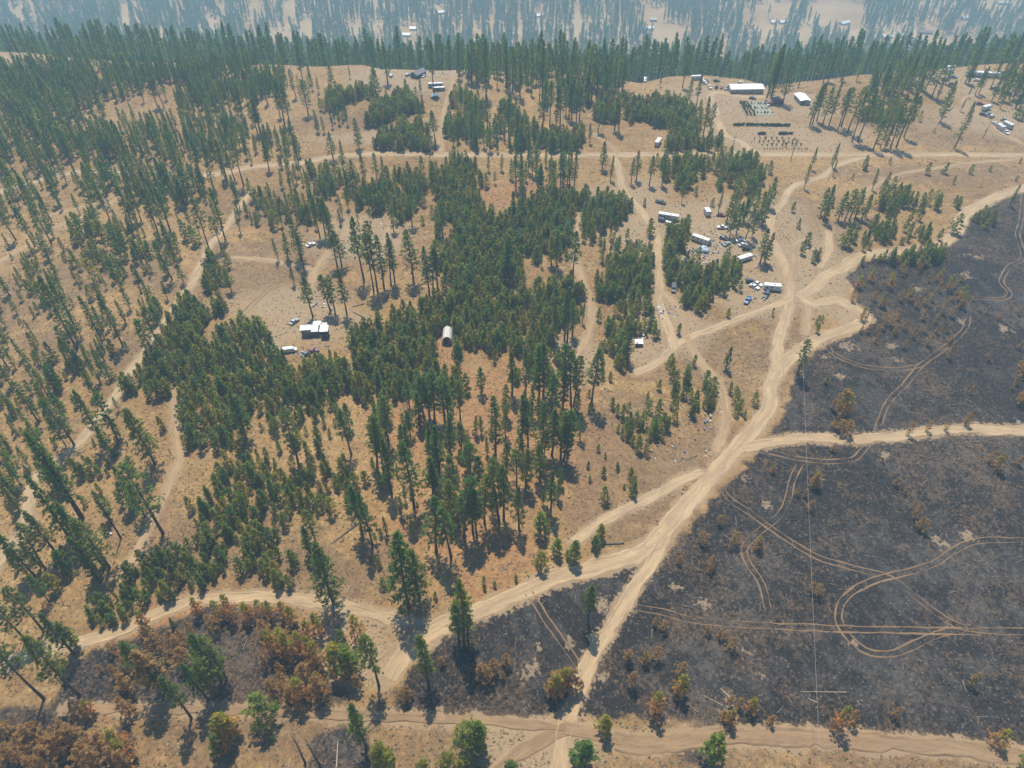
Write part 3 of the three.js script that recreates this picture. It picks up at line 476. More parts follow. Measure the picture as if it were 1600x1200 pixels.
// ---- young pines: thickets (outline; spacing; lowest and greatest height in metres; share kept)
const THICKETS = [
  ['262,492 280,474 318,478 332,500 330,545 300,552 268,540', 1.9, 3.5, 6, 1],
  ['190,612 205,585 258,552 300,556 345,548 388,508 412,524 430,552 470,566 498,562 520,566 540,600 528,640 500,650 470,640 440,610 420,640 400,690 372,720 338,716 300,700 280,640 262,630 225,632', 2.3, 3, 6.5, 0.93],
  ['528,560 560,520 600,505 640,488 640,560 628,640 600,660 560,640 540,620 520,600', 2.0, 3.5, 6.5, 0.97],
  ['430,640 500,640 540,660 536,690 500,712 470,700 440,690', 2.6, 3, 6, 0.8],
  ['325,760 360,720 410,716 446,706 500,742 545,760 560,780 530,806 488,812 466,844 452,884 430,912 330,922 240,926 196,938 190,926 220,890 262,880 300,840 320,800', 2.2, 2.8, 5.8, 0.93],
  ['686,258 746,258 746,330 730,336 684,336', 2.0, 4, 6, 1],
  ['700,340 746,332 792,336 812,380 800,430 770,452 700,452 690,410 700,380', 2.0, 4, 6.5, 0.98],
  ['806,318 840,306 908,308 976,318 984,352 934,372 900,360 882,390 850,400 806,398', 2.0, 4, 6.5, 0.98],
  ['640,486 700,462 780,462 832,446 862,430 912,452 914,490 886,524 858,560 800,566 760,560 708,548 712,575 704,610 640,616', 2.1, 3.5, 6.2, 0.98],
  ['806,566 840,552 880,560 900,600 860,612 810,600', 2.8, 3, 5, 0.7],
  ['934,408 968,400 1000,408 1018,376 1024,450 1018,478 966,486 942,460', 1.9, 3.5, 6, 1],
  ['946,372 1000,372 1016,384 990,400 948,398', 2.6, 3, 5.5, 0.7],
  ['1032,366 1056,360 1082,368 1078,384 1066,402 1060,420 1044,452 1034,430', 1.9, 4, 6.5, 1],
  ['1044,448 1062,424 1100,424 1130,408 1160,408 1174,420 1160,446 1130,472 1096,482 1062,466', 2.1, 3.5, 6, 0.95],
  ['952,506 1008,498 1016,520 1002,530 978,560 956,566', 2.0, 3.5, 6, 0.98],
  ['964,646 984,632 1010,650 1040,600 1072,588 1086,620 1080,652 1048,676 1030,706 996,720 984,760 1000,790 974,790 966,700', 2.3, 3, 5.5, 0.8],
  ['1092,608 1128,602 1130,640 1096,646', 2.0, 3, 5.5, 1],
  ['1136,612 1172,630 1174,654 1146,652', 2.4, 2.5, 4.5, 0.9],
  ['0,400 260,380 240,560 0,640', 6, 1.5, 4, 0.5], ['0,620 190,640 190,900 0,940', 5.5, 1.5, 4, 0.5], ['560,640 920,620 930,840 600,900', 8, 1.2, 3.5, 0.5], ['930,700 950,690 960,760 925,800 905,790', 3.6, 2, 3.8, 0.6],
  ['566,192 582,172 620,160 650,170 652,186 610,192 576,198', 1.9, 4.5, 6.5, 1],
  ['498,176 510,158 580,146 582,158 540,164 516,180', 2.0, 4.5, 6.5, 1],
  ['582,234 600,212 630,208 660,200 670,232 640,240', 2.1, 4.5, 7, 0.95],
  ['602,156 632,150 640,162 606,170', 2.2, 4, 6, 0.9],
  ['692,206 704,190 740,176 752,200 740,220 700,222', 2.4, 4, 7, 0.9],
  ['712,152 742,148 750,172 716,176', 2.4, 4, 7, 0.9],
  ['770,182 800,170 812,190 780,212', 2.6, 4, 7, 0.85],
  ['800,200 816,176 830,200 834,232 806,236', 2.4, 4, 7, 0.9],
  ['836,236 846,214 880,212 910,216 906,238', 2.1, 4, 6.5, 0.95],
  ['928,188 938,166 960,166 970,190 950,196', 2.2, 4, 7, 0.9],
  ['974,192 980,172 1010,160 1040,158 1078,176 1080,204 1050,206 1020,192', 2.0, 4, 7, 1],
  ['1046,236 1040,218 1060,200 1082,208 1106,226 1124,238 1090,242', 2.0, 4, 6.5, 0.97],
  ['1036,256 1092,254 1096,284 1062,300 1038,292', 2.1, 4, 6.5, 0.92],
  ['1108,262 1140,250 1200,262 1198,294 1166,306 1120,300', 2.5, 3.5, 6.5, 0.8],
  ['486,292 500,268 540,268 556,290 530,308 500,306', 2.6, 4, 7, 0.8],
  ['560,310 580,296 664,268 672,282 648,334 610,336 570,330', 2.5, 4, 7, 0.85],
  ['402,356 408,310 438,306 444,344 430,360', 3.2, 4, 7, 0.7],
  ['444,330 480,318 482,352 460,360', 3, 4, 7, 0.7],
  ['1372,334 1384,312 1420,308 1440,330 1410,352 1384,346', 2.4, 3.5, 6.5, 0.85],
  ['1350,392 1352,368 1380,360 1400,372 1398,392', 2.0, 3.5, 5.5, 1],
  ['1410,380 1420,362 1446,362 1440,386', 2.2, 3.5, 5.5, 0.95],
  ['1336,420 1360,398 1410,392 1456,392 1476,408 1440,424 1380,420', 2.1, 3, 5.5, 0.85],
  ['1446,330 1480,324 1502,336 1476,342', 2.4, 3.5, 6.5, 0.8],
  ['1478,358 1494,350 1496,366 1482,370', 2.2, 3, 5.5, 0.9],
  ['1506,352 1520,330 1548,346 1540,368', 2.4, 3, 5.5, 0.9],
  ['84,420 100,396 152,366 196,372 262,380 300,388 304,418 262,440 232,448 180,452 140,440', 4.2, 3.5, 8.5, 0.72],
  ['96,378 128,346 160,350 200,368 150,400 110,404', 4.2, 4, 9, 0.7],
  ['316,454 318,420 346,410 350,450 330,462', 2.4, 3.5, 6.5, 0.95],
  ['120,470 150,452 200,460 260,470 250,500 200,500 150,496', 6, 3, 6.5, 0.6],
  ['0,470 60,450 80,520 60,600 0,610', 8, 2, 6, 0.55],
  ['60,560 130,545 200,560 180,600 120,630 60,640', 5, 3, 7, 0.65],
  ['0,620 60,600 130,620 150,660 100,700 0,700', 6, 3, 6.5, 0.6],
  ['110,740 150,712 190,716 190,750 140,762', 3.2, 3, 5.5, 0.8],
  ['0,700 40,690 60,760 30,830 0,830', 5, 3, 7, 0.6],
  ['10,830 60,800 140,800 190,850 200,890 100,920 0,900', 5.5, 3, 7.5, 0.6],
  ['130,970 140,946 186,934 216,942 200,968 150,984', 2.0, 3, 5, 0.95],
  ['200,950 300,926 306,940 260,956 220,972', 2.4, 2.5, 4.5, 0.85],
  ['580,950 600,930 700,930 705,950 660,962 600,960', 3, 2, 4, 0.5],
  ['766,930 790,900 806,918 796,934 772,936', 1.6, 2, 3.6, 0.95],
  ['545,1012 566,1000 570,1030 548,1036', 2.4, 3, 5, 0.8],
  ['400,900 470,880 560,930 540,944 420,936', 5, 2, 4.5, 0.5],
  ['600,760 640,740 650,880 600,900', 6, 2, 4, 0.5],
  ['830,830 930,830 930,870 850,890', 6, 2, 4, 0.4],
  ['1240,330 1270,300 1290,320 1262,370', 6, 3, 5, 0.5],
  ['1240,400 1262,396 1262,470 1244,460', 4, 2.5, 4.5, 0.6],
  ['1280,410 1312,396 1300,428 1282,426', 3, 3, 4.5, 0.8],
  ['1262,470 1300,486 1310,510 1270,520', 4, 2, 3.5, 0.6],
  ['1290,262 1600,256 1600,290 1480,320 1360,330 1300,300', 11, 2.5, 5, 0.55],
  ['1060,540 1090,556 1100,590 1060,600 1040,600', 3, 3, 5.5, 0.6],
  ['1340,240 1420,180 1470,200 1500,236', 9, 2.5, 4.5, 0.4],
  ['1350,178 1370,160 1410,170 1400,190 1360,192', 2.6, 4, 6.5, 0.9],
  ['1562,196 1572,182 1592,192 1590,212 1572,208', 2.6, 3.5, 6, 0.85],
  ['1070,312 1120,300 1180,300 1180,330 1100,330', 7, 2.5, 5, 0.5],
  ['1120,480 1200,470 1200,486 1140,500', 6, 2, 4, 0.5],
  ['910,545 945,545 950,640 920,650', 4.5, 2.5, 5, 0.6],
  ['1010,460 1030,470 1030,540 1015,540', 4, 2.5, 5, 0.6],
];
// taller, looser woods on the hazy left slope
const WOODS = [
  ['0,118 60,112 140,118 150,180 60,196 0,196', 5.0, 7, 12, 0.8], ['60,100 140,98 150,130 80,132', 4.4, 6, 10, 0.75], ['150,116 210,104 224,150 160,160', 4.6, 6, 11, 0.8], ['215,112 262,110 268,128 222,140', 4, 7, 11, 0.8], ['268,124 276,104 350,100 358,124 320,130 280,134', 3.4, 6, 9, 0.95], ['356,116 362,96 392,94 398,112', 3.4, 6, 9, 0.95], ['278,170 284,144 320,138 372,132 420,130 420,152 350,168 310,176', 4.0, 6, 10, 0.85], ['400,142 412,118 440,106 450,128 440,150 410,152', 4, 5, 9, 0.85], ['448,140 470,130 505,140 500,150 460,150', 5, 4, 8, 0.6], ['0,205 60,214 110,212 120,240 60,262 0,262', 5.6, 6, 12, 0.72], ['110,214 170,204 236,206 240,250 170,262 118,256', 5.4, 6, 11, 0.72], ['236,196 300,190 352,186 398,190 398,240 330,258 250,258', 5.0, 5, 10, 0.75], ['0,268 60,268 120,280 140,318 60,336 0,350', 6, 6, 12, 0.65], ['130,282 240,284 330,284 330,320 240,330 160,322', 5.2, 6, 12, 0.7], ['330,300 400,290 416,330 380,352 336,340', 7, 5, 9, 0.5], ['400,220 450,214 470,240 420,256', 4.6, 5, 9, 0.75], ['480,190 510,170 540,190 520,206 490,206', 6, 4, 8, 0.6], ['440,270 480,266 488,292 450,306', 5, 5, 9, 0.6], ['700,226 780,216 830,220 830,238 700,238', 5, 5, 10, 0.6], ['750,260 800,256 800,296 760,300', 7, 6, 12, 0.5], ['800,252 900,250 906,300 810,304', 6.5, 7, 14, 0.5], ['1128,330 1200,310 1206,350 1180,376 1140,372', 7.5, 6, 12, 0.5],
  ['780,110 860,104 930,108 960,140 930,168 870,160 800,140', 7.5, 9, 16, 0.8], ['930,112 985,116 975,150 940,160', 5.4, 9, 15, 0.8], ['720,112 780,108 790,130 740,134', 6, 9, 15, 0.7], ['880,150 930,160 930,176 890,180', 4.5, 8, 14, 0.8], ['1360,128 1430,120 1440,140 1400,160 1370,160', 5.5, 8, 15, 0.7], ['1440,112 1600,108 1600,128 1500,132 1450,130', 7, 10, 18, 0.6], ['1560,140 1600,140 1600,190 1580,170', 7, 9, 15, 0.6], ['650,640 900,620 900,720 880,800 690,860 640,760', 6.5, 5, 13, 0.42], ['560,620 640,650 640,860 560,840', 7, 4, 11, 0.4], ['0,330 330,310 300,480 200,560 0,620', 12, 4, 9, 0.5], ['0,560 190,580 180,800 0,860', 11, 4, 10, 0.5], ['0,430 100,400 240,470 250,540 120,600 0,600', 9, 4, 9, 0.4], ['0,600 200,600 200,760 0,800', 9, 5, 10, 0.4], ['0,780 190,800 190,930 60,960 0,960', 8, 5, 11, 0.4], ['400,300 640,300 640,360 400,360', 8, 5, 10, 0.5], ['1220,118 1340,108 1350,118 1240,126', 9, 6, 12, 0.35],
];
const YARD_CLEAR = nums(`493 515 5; 699 531 3.6; 697 548 2.6; 697 560 2.6; 697 572 2.4; 697 584 2.2; 697 594 2.2; 1045 345 7; 1104 336 5; 1097 384 6; 1072 402 3; 1129 357 4; 1160 385 6; 1163 408 5; 1205 450 5; 1180 446 5; 1167 472 3; 999 539 4; 1052 453 2.5; 1040 486 4; 1166 140 14; 1258 158 8; 1213 162 6; 648 120 10; 682 138 9; 1027 226 4; 1008 132 5; 1545 185 9; 1562 200 9; 1480 118 9; 1530 118 12`).map(([x, y, r]) => { const p = at(x, y); return [p.x, p.z, r]; });
const clearOf = (x, z) => field(roadField, x, z) > 0.5 && YARD_CLEAR.every(([a, b, r]) => (x - a) ** 2 + (z - b) ** 2 > r * r);
function scatter(outline, gap, h0, h1, share, seed, tight = 1) {
  gap *= tight;
  const poly = world(outline), r = rng(seed), out = [];
  const x0 = Math.min(...poly.map((q) => q[0])), x1 = Math.max(...poly.map((q) => q[0])), z0 = Math.min(...poly.map((q) => q[1])), z1 = Math.max(...poly.map((q) => q[1]));
  for (let z = z0 - 5; z < z1 + 5; z += gap) for (let x = x0 - 5; x < x1 + 5; x += gap) {
    const a = x + (r() - 0.5) * gap * 1.3, b = z + (r() - 0.5) * gap * 1.3, h = lerp(h0 * 0.8, h1, Math.pow(r(), 1.2)), q = r(), ra = 4.5 + (r() < 0.12 ? 5 : 0);
    if (!inPoly(poly, a + (noise(a / 4 + 15, b / 4) - 0.5) * 2 * ra, b + (noise(a / 4, b / 4 + 60) - 0.5) * 2 * ra) || q > share * (gap < 2.6 ? 0.48 + 1.05 * noise(a / 4.5 + 50, b / 4.5) : 0.55 + 0.9 * noise(a / 7 + 50, b / 7)) || -b > edge(a) - 4 || !clearOf(a, b)) continue;
    const p = new THREE.Vector3(a, groundY(a, b), b), [px, py, depth] = project(a, p.y, b);
    if (px < -60 || px > 1660 || py > 1260) continue;
    out.push({ p, h, px, py, size: h / depth });
  }
  return out;
}
let young = []; THICKETS.forEach((t, k) => { young.push(...scatter(...t, 900 + k, t[1] < 3.4 ? 0.74 : 0.85)); });
for (const [px, py, ty] of nums(`697 596 568; 1007 322 309; 1060 522 505; 845 835 800; 869 867 842; 897 877 845; 844 887 862; 931 857 835; 939 840 818; 419 1128 1088; 360 1150 1108; 346 1175 1148; 600 1202 1160; 547 1052 1006; 534 1050 1007; 735 1172 1138; 750 1165 1118; 662 1206 1190; 910 1188 1143; 944 1145 1120; 1110 1186 1132; 1252 397 375; 1261 382 362; 1490 365 335; 1470 400 380; 1466 375 357; 1350 265 243; 1447 272 253; 1395 292 275; 1515 271 256; 1474 271 253; 1593 255 246; 1546 268 258; 700 1200 1178; 1598 1206 1180; 70 472 440; 20 405 396; 60 415 404; 720 1206 1188; 800 1206 1188; 1320 385 355; 90 920 895; 200 940 920; 1290 600 588`)) {
  const p = at(px, py), h = clamp(heightAt(p, ty), 1.5, 9); young.push({ p, h, px, py, size: 1, fat: rr(1.05, 1.3) });
}
let woods = []; WOODS.forEach((t, k) => { woods.push(...scatter(...t, 1300 + k, 0.5)); });
young.sort((a, b) => b.size - a.size);
const youngAlone = young.slice(0, 300), youngRest = young.slice(300);
nameAll(youngAlone, (o) => o.h > 4.6 ? 'bushy young pine' : o.h > 3.2 ? 'small young pine' : 'knee-high pine sapling');
for (const o of youngAlone) putTree(youngKinds[Math.floor(R() * 8)], o, 'young_pine', 'young pine', 'young pines of the thickets', leafMats[Math.floor(R() * 4)], barkMats[Math.floor(R() * 3)]);
function mass(name, kinds, list, label, category, leaf, bark, jitter = 0.16, base = kinds.length) {
  const root = new THREE.Group(); root.name = name; tag(root, label, category, null, 'stuff');
  const m4 = new THREE.Matrix4(), q = new THREE.Quaternion(), up = new THREE.Vector3(0, 1, 0), c = new THREE.Color();
  kinds.forEach((kind, k) => {
    const mine = list.filter((o, i) => (o.k ?? i % base) === k); if (!mine.length) return;
    const a = new THREE.InstancedMesh(kind.trunk, bark, mine.length), b = new THREE.InstancedMesh(kind.crown, leaf, mine.length);
    a.name = 'trunk'; b.name = 'crown';
    mine.forEach((o, i) => {
      const s = o.h / kind.H, f = s * rr(0.88, 1.18); q.setFromAxisAngle(up, R() * 6.283); m4.compose(o.p, q, new THREE.Vector3(f, s, f));
      a.setMatrixAt(i, m4); b.setMatrixAt(i, m4);
      const v = rr(1 - jitter, 1 + jitter); b.setColorAt(i, c.setRGB(v * rr(0.82, 1.25), v, v * rr(0.82, 1.12)));
    });
    a.castShadow = b.castShadow = a.receiveShadow = b.receiveShadow = true; root.add(a, b);
  });
  top(root);
}
const jumble = (l) => { const r = rng(5); for (let i = l.length - 1; i > 0; i--) { const j = Math.floor(r() * (i + 1)); [l[i], l[j]] = [l[j], l[i]]; } return l; };
mass('young_pine_thickets', youngKinds, jumble(youngRest), 'dense green thickets of young pines across the bench', 'thicket', leafMats[0], barkMats[0]);
mass('slope_woods', [...midKinds, ...tallKinds.slice(0, 3)], [...jumble(woods), ...tallRest.map((o, i) => ({ ...o, k: 6 + i % 3 }))], 'loose woods of mid-size pines on the hazy slopes', 'woods', leafMats[1], barkMats[2], 0.16, 6);
console.log('young', young.length, 'woods', woods.length);

// ---- forest of the valley beyond the brow, with pale clearings and lanes
const GAPS = nums(`1305 25 46 30; 1200 45 34 16; 1210 15 40 12; 1045 55 34 20; 1020 25 26 12; 1390 58 26 10; 1445 58 22 14; 1470 75 26 14; 1500 40 12 8; 1560 8 50 9; 1450 5 60 5; 640 55 22 13; 690 20 14 8; 842 25 16 10; 812 65 4 40; 900 40 7 36; 745 65 6 24; 455 20 10 22; 440 60 22 12; 480 50 12 20; 555 45 20 9; 590 50 12 10; 585 10 10 10; 30 22 12 12; 45 10 10 8; 198 30 7 26; 212 8 12 6; 275 8 14 6; 335 40 14 10; 345 12 12 8; 390 45 10 12; 160 42 7 6; 60 38 8 8; 255 70 5 14; 400 12 10 14; 430 8 14 5; 960 80 14 9; 990 90 20 8; 1000 10 14 5; 1130 70 5 14; 1165 30 6 16; 1335 60 14 20; 1510 75 12 18; 1555 70 8 14; 940 20 6 16; 770 30 4 14; 660 85 4 6; 720 40 6 10; 860 85 12 7; 1255 60 10 25`);
{
  const r = rng(31), list = [];
  for (let d = 352; d < 1650; d += 8.6) for (let x = -1120; x < 1120; x += 8.6) {
    const a = x + (r() - 0.5) * 8.6, b = -(d + (r() - 0.5) * 8.6), q = r(), t = -b - edge(a), h = lerp(t < 60 ? 10 : 14, t < 60 ? 19 : 27, Math.pow(r(), 0.8));
    if (t < 16 || q > clamp(0.5 + 1.1 * noise(a / 70 + 11, b / 70 + 4)) * (t < 60 ? 0.55 : 0.92)) continue;
    const y = groundY(a, b), [px, py, depth] = project(a, y, b); if (px < -60 || px > 1660) continue;
    const [tx, ty] = project(a, y + h, b), [mx, my] = project(a, y + h * 0.55, b); if (py < -30) continue;
    const inside = (u, v, k) => GAPS.some(([gx, gy, w, e]) => ((u - gx) / (w * k)) ** 2 + ((v - gy) / (e * k)) ** 2 < 1);
    if (inside(px, py, 1) || (inside(mx, my, 0.7) && r() < 0.8) || (inside(tx, ty, 0.5) && r() < 0.5)) continue;
    list.push({ p: new THREE.Vector3(a, y, b), h });
  }
  mass('valley_forest', farKinds, jumble(list), 'hazy blue pine forest filling the valley beyond the brow', 'forest', leafMats[1], barkMats[2], 0.1);
  console.log('valley', list.length);
}
// ---- scorched and charred trees
const RUSTY = nums(`
1300 640 622; 1310 646 608; 1322 640 622; 1302 668 645; 1310 676 655; 1322 680 658; 1300 705 692; 1418 680 660; 1448 674 658; 1476 672 660; 1508 664 645; 1515 615 603; 1592 633 612; 1580 610 600; 1545 722 704; 1557 737 712; 1590 726 712; 1268 762 742; 1276 765 750; 1244 774 762; 1256 776 764; 1264 798 782; 1398 758 745; 1412 772 760; 1424 796 782; 1428 810 788; 1434 825 808; 1440 830 812; 1206 735 728; 1122 820 806; 1096 850 830; 1146 850 830; 1140 858 845; 1182 860 842; 1110 885 868; 1108 895 880; 1060 880 868; 1022 978 966; 1036 984 970; 1104 990 978; 1122 996 984; 1130 998 986; 1142 1014 998; 1024 1030 1012; 1006 1036 1020; 982 1032 1014; 986 1072 1050; 1062 1056 1036; 1266 924 910; 1274 930 912; 1514 1070 1052; 1394 1120 1106; 1326 1130 1112; 1140 1100 1086; 1152 1106 1092; 1128 1122 1110; 1136 1132 1112; 872 1076 1050; 864 1086 1060; 884 1070 1044; 892 1074 1048; 906 1080 1064; 1202 1130 1118; 1542 562 545; 1480 560 540; 1462 505 490; 1480 520 505; 1496 482 470; 1530 486 476; 1540 490 478; 1578 480 470; 1590 492 480; 1470 430 418; 1490 450 438; 1500 440 426; 1520 470 458; 1560 500 488; 1590 545 532; 1592 575 555; 1586 600 585; 1598 590 560; 1446 460 445; 1420 460 444; 1390 440 425; 1405 470 452; 1380 480 468; 1375 452 440; 1350 448 438; 1340 470 458; 1398 522 505; 1412 515 498; 1390 510 490; 1380 504 488; 1402 500 484; 1440 500 484; 1430 480 462; 1455 470 452; 1465 455 440; 1450 440 424; 1436 425 412; 1410 432 418; 1365 470 455; 1352 500 488; 1355 520 506; 1370 520 505; 1378 515 498; 1366 535 520; 1344 520 508; 1444 520 506; 1470 490 470; 1485 495 478; 1486 470 455; 1495 460 448; 1448 540 522; 1425 528 512; 1412 545 530; 1482 535 522
420 1000 985; 415 1040 1022; 432 1080 1062; 428 1090 1066; 445 1070 1050; 450 1090 1066; 460 1095 1070; 480 1070 1040; 500 1086 1056; 505 1092 1062; 415 990 970; 440 1050 1035; 470 1030 1015; 545 1070 1048; 560 1075 1056; 640 1090 1072; 632 1094 1078; 752 1060 1040; 760 1064 1042; 772 1052 1030; 790 1040 1022; 785 1060 1048; 690 1040 1028
215 1000 985; 225 1010 992; 235 1000 980; 240 1020 1000; 250 1010 990; 260 1000 978; 268 1020 998; 276 1010 985; 285 1020 995; 290 1005 985; 270 1035 1010; 280 1045 1018; 292 1040 1015; 262 1030 1010; 180 1020 1005; 192 1030 1012; 172 1035 1020; 200 1040 1020; 210 1045 1022; 185 1055 1038; 170 1050 1036; 178 1070 1052; 195 1075 1055; 205 1080 1055; 160 1050 1040; 320 990 968; 310 980 965; 330 975 960; 300 990 970; 340 985 965; 350 1000 982; 380 1000 985; 390 980 965; 205 1116 1092; 130 1120 1098; 385 970 950; 395 1010 990; 365 975 955
5 1140 1120; 15 1150 1125; 25 1160 1140; 8 1170 1150; 20 1180 1160; 35 1190 1165; 12 1195 1175; 30 1210 1185; 55 1160 1132; 65 1170 1140; 72 1155 1130; 60 1185 1155; 75 1190 1158; 85 1180 1150; 95 1175 1145; 100 1160 1138; 90 1200 1170; 50 1206 1180; 115 1165 1130; 125 1160 1126; 132 1170 1135; 110 1180 1150; 150 1170 1140; 160 1165 1138; 155 1190 1160; 145 1200 1172; 165 1200 1165; 175 1190 1150; 185 1206 1170; 195 1195 1160; 205 1206 1172; 170 1175 1150; 40 1150 1128; 3 1206 1180; 70 1210 1185; 180 1180 1158; 1400 412 402; 1425 414 402; 1380 432 420; 1445 476 460; 1462 520 505`);
const HALF = nums(`1061 1086 1056; 1022 1116 1076; 1305 1138 1106; 1172 1112 1092; 1552 1162 1142; 1137 1128 1108; 1270 760 738; 1316 648 612; 1320 672 654; 1554 732 708; 1592 628 606; 1182 856 838; 1206 738 726; 475 1095 1030; 500 1075 1050; 430 1020 985; 445 1010 980; 455 1025 985; 470 1010 985; 490 1030 990; 500 1040 995; 485 1000 970; 410 960 938; 425 965 940; 445 962 940; 460 975 948; 500 990 958; 560 1000 965; 205 1190 1122; 195 1175 1135; 352 1175 1150; 365 1150 1115; 1465 440 420; 1435 420 400; 1410 425 402; 1480 455 430; 1500 480 455; 1498 470 445; 1390 450 430; 1360 440 420; 1340 450 430; 1330 470 450; 1376 480 458; 1345 500 480; 1420 470 450; 145 1115 1095; 230 980 955; 312 960 935; 345 965 940; 362 960 930; 390 965 940; 1598 585 550; 880 1078 1040; 868 1090 1052`);
const rusty = [...RUSTY.filter(([x, y], i) => !(x < 420 && y > 940 && i % 5 < 2)).map((a) => [...a, rustKinds]), ...HALF.map((a) => [...a, halfKinds])].map(([px, py, ty, kinds]) => { const p = at(px, py); return { px, py, p, h: clamp(heightAt(p, ty), 1.2, 8), kinds, fat: rr(0.72, 1.02) }; });
placeNames.push([1330, 650, 'by the white track across the burn'], [1450, 665, 'beside the white track on the burn'], [1555, 725, 'on the open burn under the white track'], [1265, 770, 'by the curved wheel ruts'], [1420, 800, 'in the middle of the charred field'], [1150, 850, 'beside the ruts near the wide road'], [1100, 885, 'on the burn beside the wide road'], [1030, 975, 'near the narrow sandy road'], [1120, 995, 'on the burn over straight ruts'], [1270, 925, 'beside the looping wheel ruts'], [1030, 1080, 'at the burn edge by the lower road'], [880, 1075, 'beside the narrow sandy road bend'], [1140, 1110, 'on the burn above the lower road'], [1310, 1130, 'by the road along the burn edge'], [1510, 1065, 'in the charred corner'], [1480, 440, 'in the scorched brush by the ruts'], [1400, 450, 'in the scorched brush past the crossroads'], [1360, 500, 'at the sharp bend of the sandy road'], [1440, 520, 'at the lower edge of scorched brush'], [1580, 570, 'at the far edge of the burn'], [1570, 490, 'beside the winding ruts'], [440, 1040, 'in the scorched thicket under the road'], [480, 980, 'at the top of the scorched thicket'], [250, 1000, 'in the copper brush below the road'], [190, 1050, 'in the copper brush by leaning pines'], [340, 980, 'in the brown brush under the road'], [40, 1170, 'in the copper thicket in the corner'], [120, 1165, 'in the copper thicket beside a black stem'], [175, 1180, 'in the copper and green clump'], [770, 1050, 'on the charred triangle between roads'], [600, 1080, 'near the sandy wedge']);
nameAll(rusty, (o) => o.kinds === rustKinds ? (o.h > 3 ? 'rust-brown scorched pine' : 'small scorched brown pine') : 'half-green scorched pine');
for (const o of rusty) putTree(o.kinds[Math.floor(R() * o.kinds.length)], o, 'scorched_pine', 'scorched pine', 'scorched pines of the burn', leafMats[o.kinds === rustKinds ? 0 : 2], charMat);
for (const [px, py, ty, kind, label] of [[189, 841, 773, snagKind, 'bare dead pine snag beside the lane, its limbs empty'], [477, 1192, 1145, snagKind, 'black burnt pine snag on the ashy patch below the road'], [500, 1196, 1152, snagKind, 'thin black snag beside the ashy streak'], [1003, 215, 198, snagKind, 'short dead snag on the clearing by the white motorhome'], [1536, 216, 183, snagKind, 'thin bare pine snag over the dry slope by parked cars'], [1222, 962, 940, snagKind, 'small black snag under the power line on the burn'], [98, 1200, 1176, snagKind, 'black stem at the copper thicket edge'], [259, 1080, 1012, scorchTall, 'tall scorched pine with brown crown in the charred brush'], [262, 1074, 1022, scorchTall, 'leaning brown-crowned pine beside two green pines in charred brush']]) {
  const p = at(px, py), o = { p, h: clamp(heightAt(p, ty), 2, 20), label };
  putTree(kind, o, kind === snagKind ? 'dead_snag' : 'scorched_pine', kind === snagKind ? 'dead tree' : 'scorched pine', kind === snagKind ? 'dead snags' : 'scorched pines of the burn', leafMats[0], charMat);
}
console.log('scorched', rusty.length);

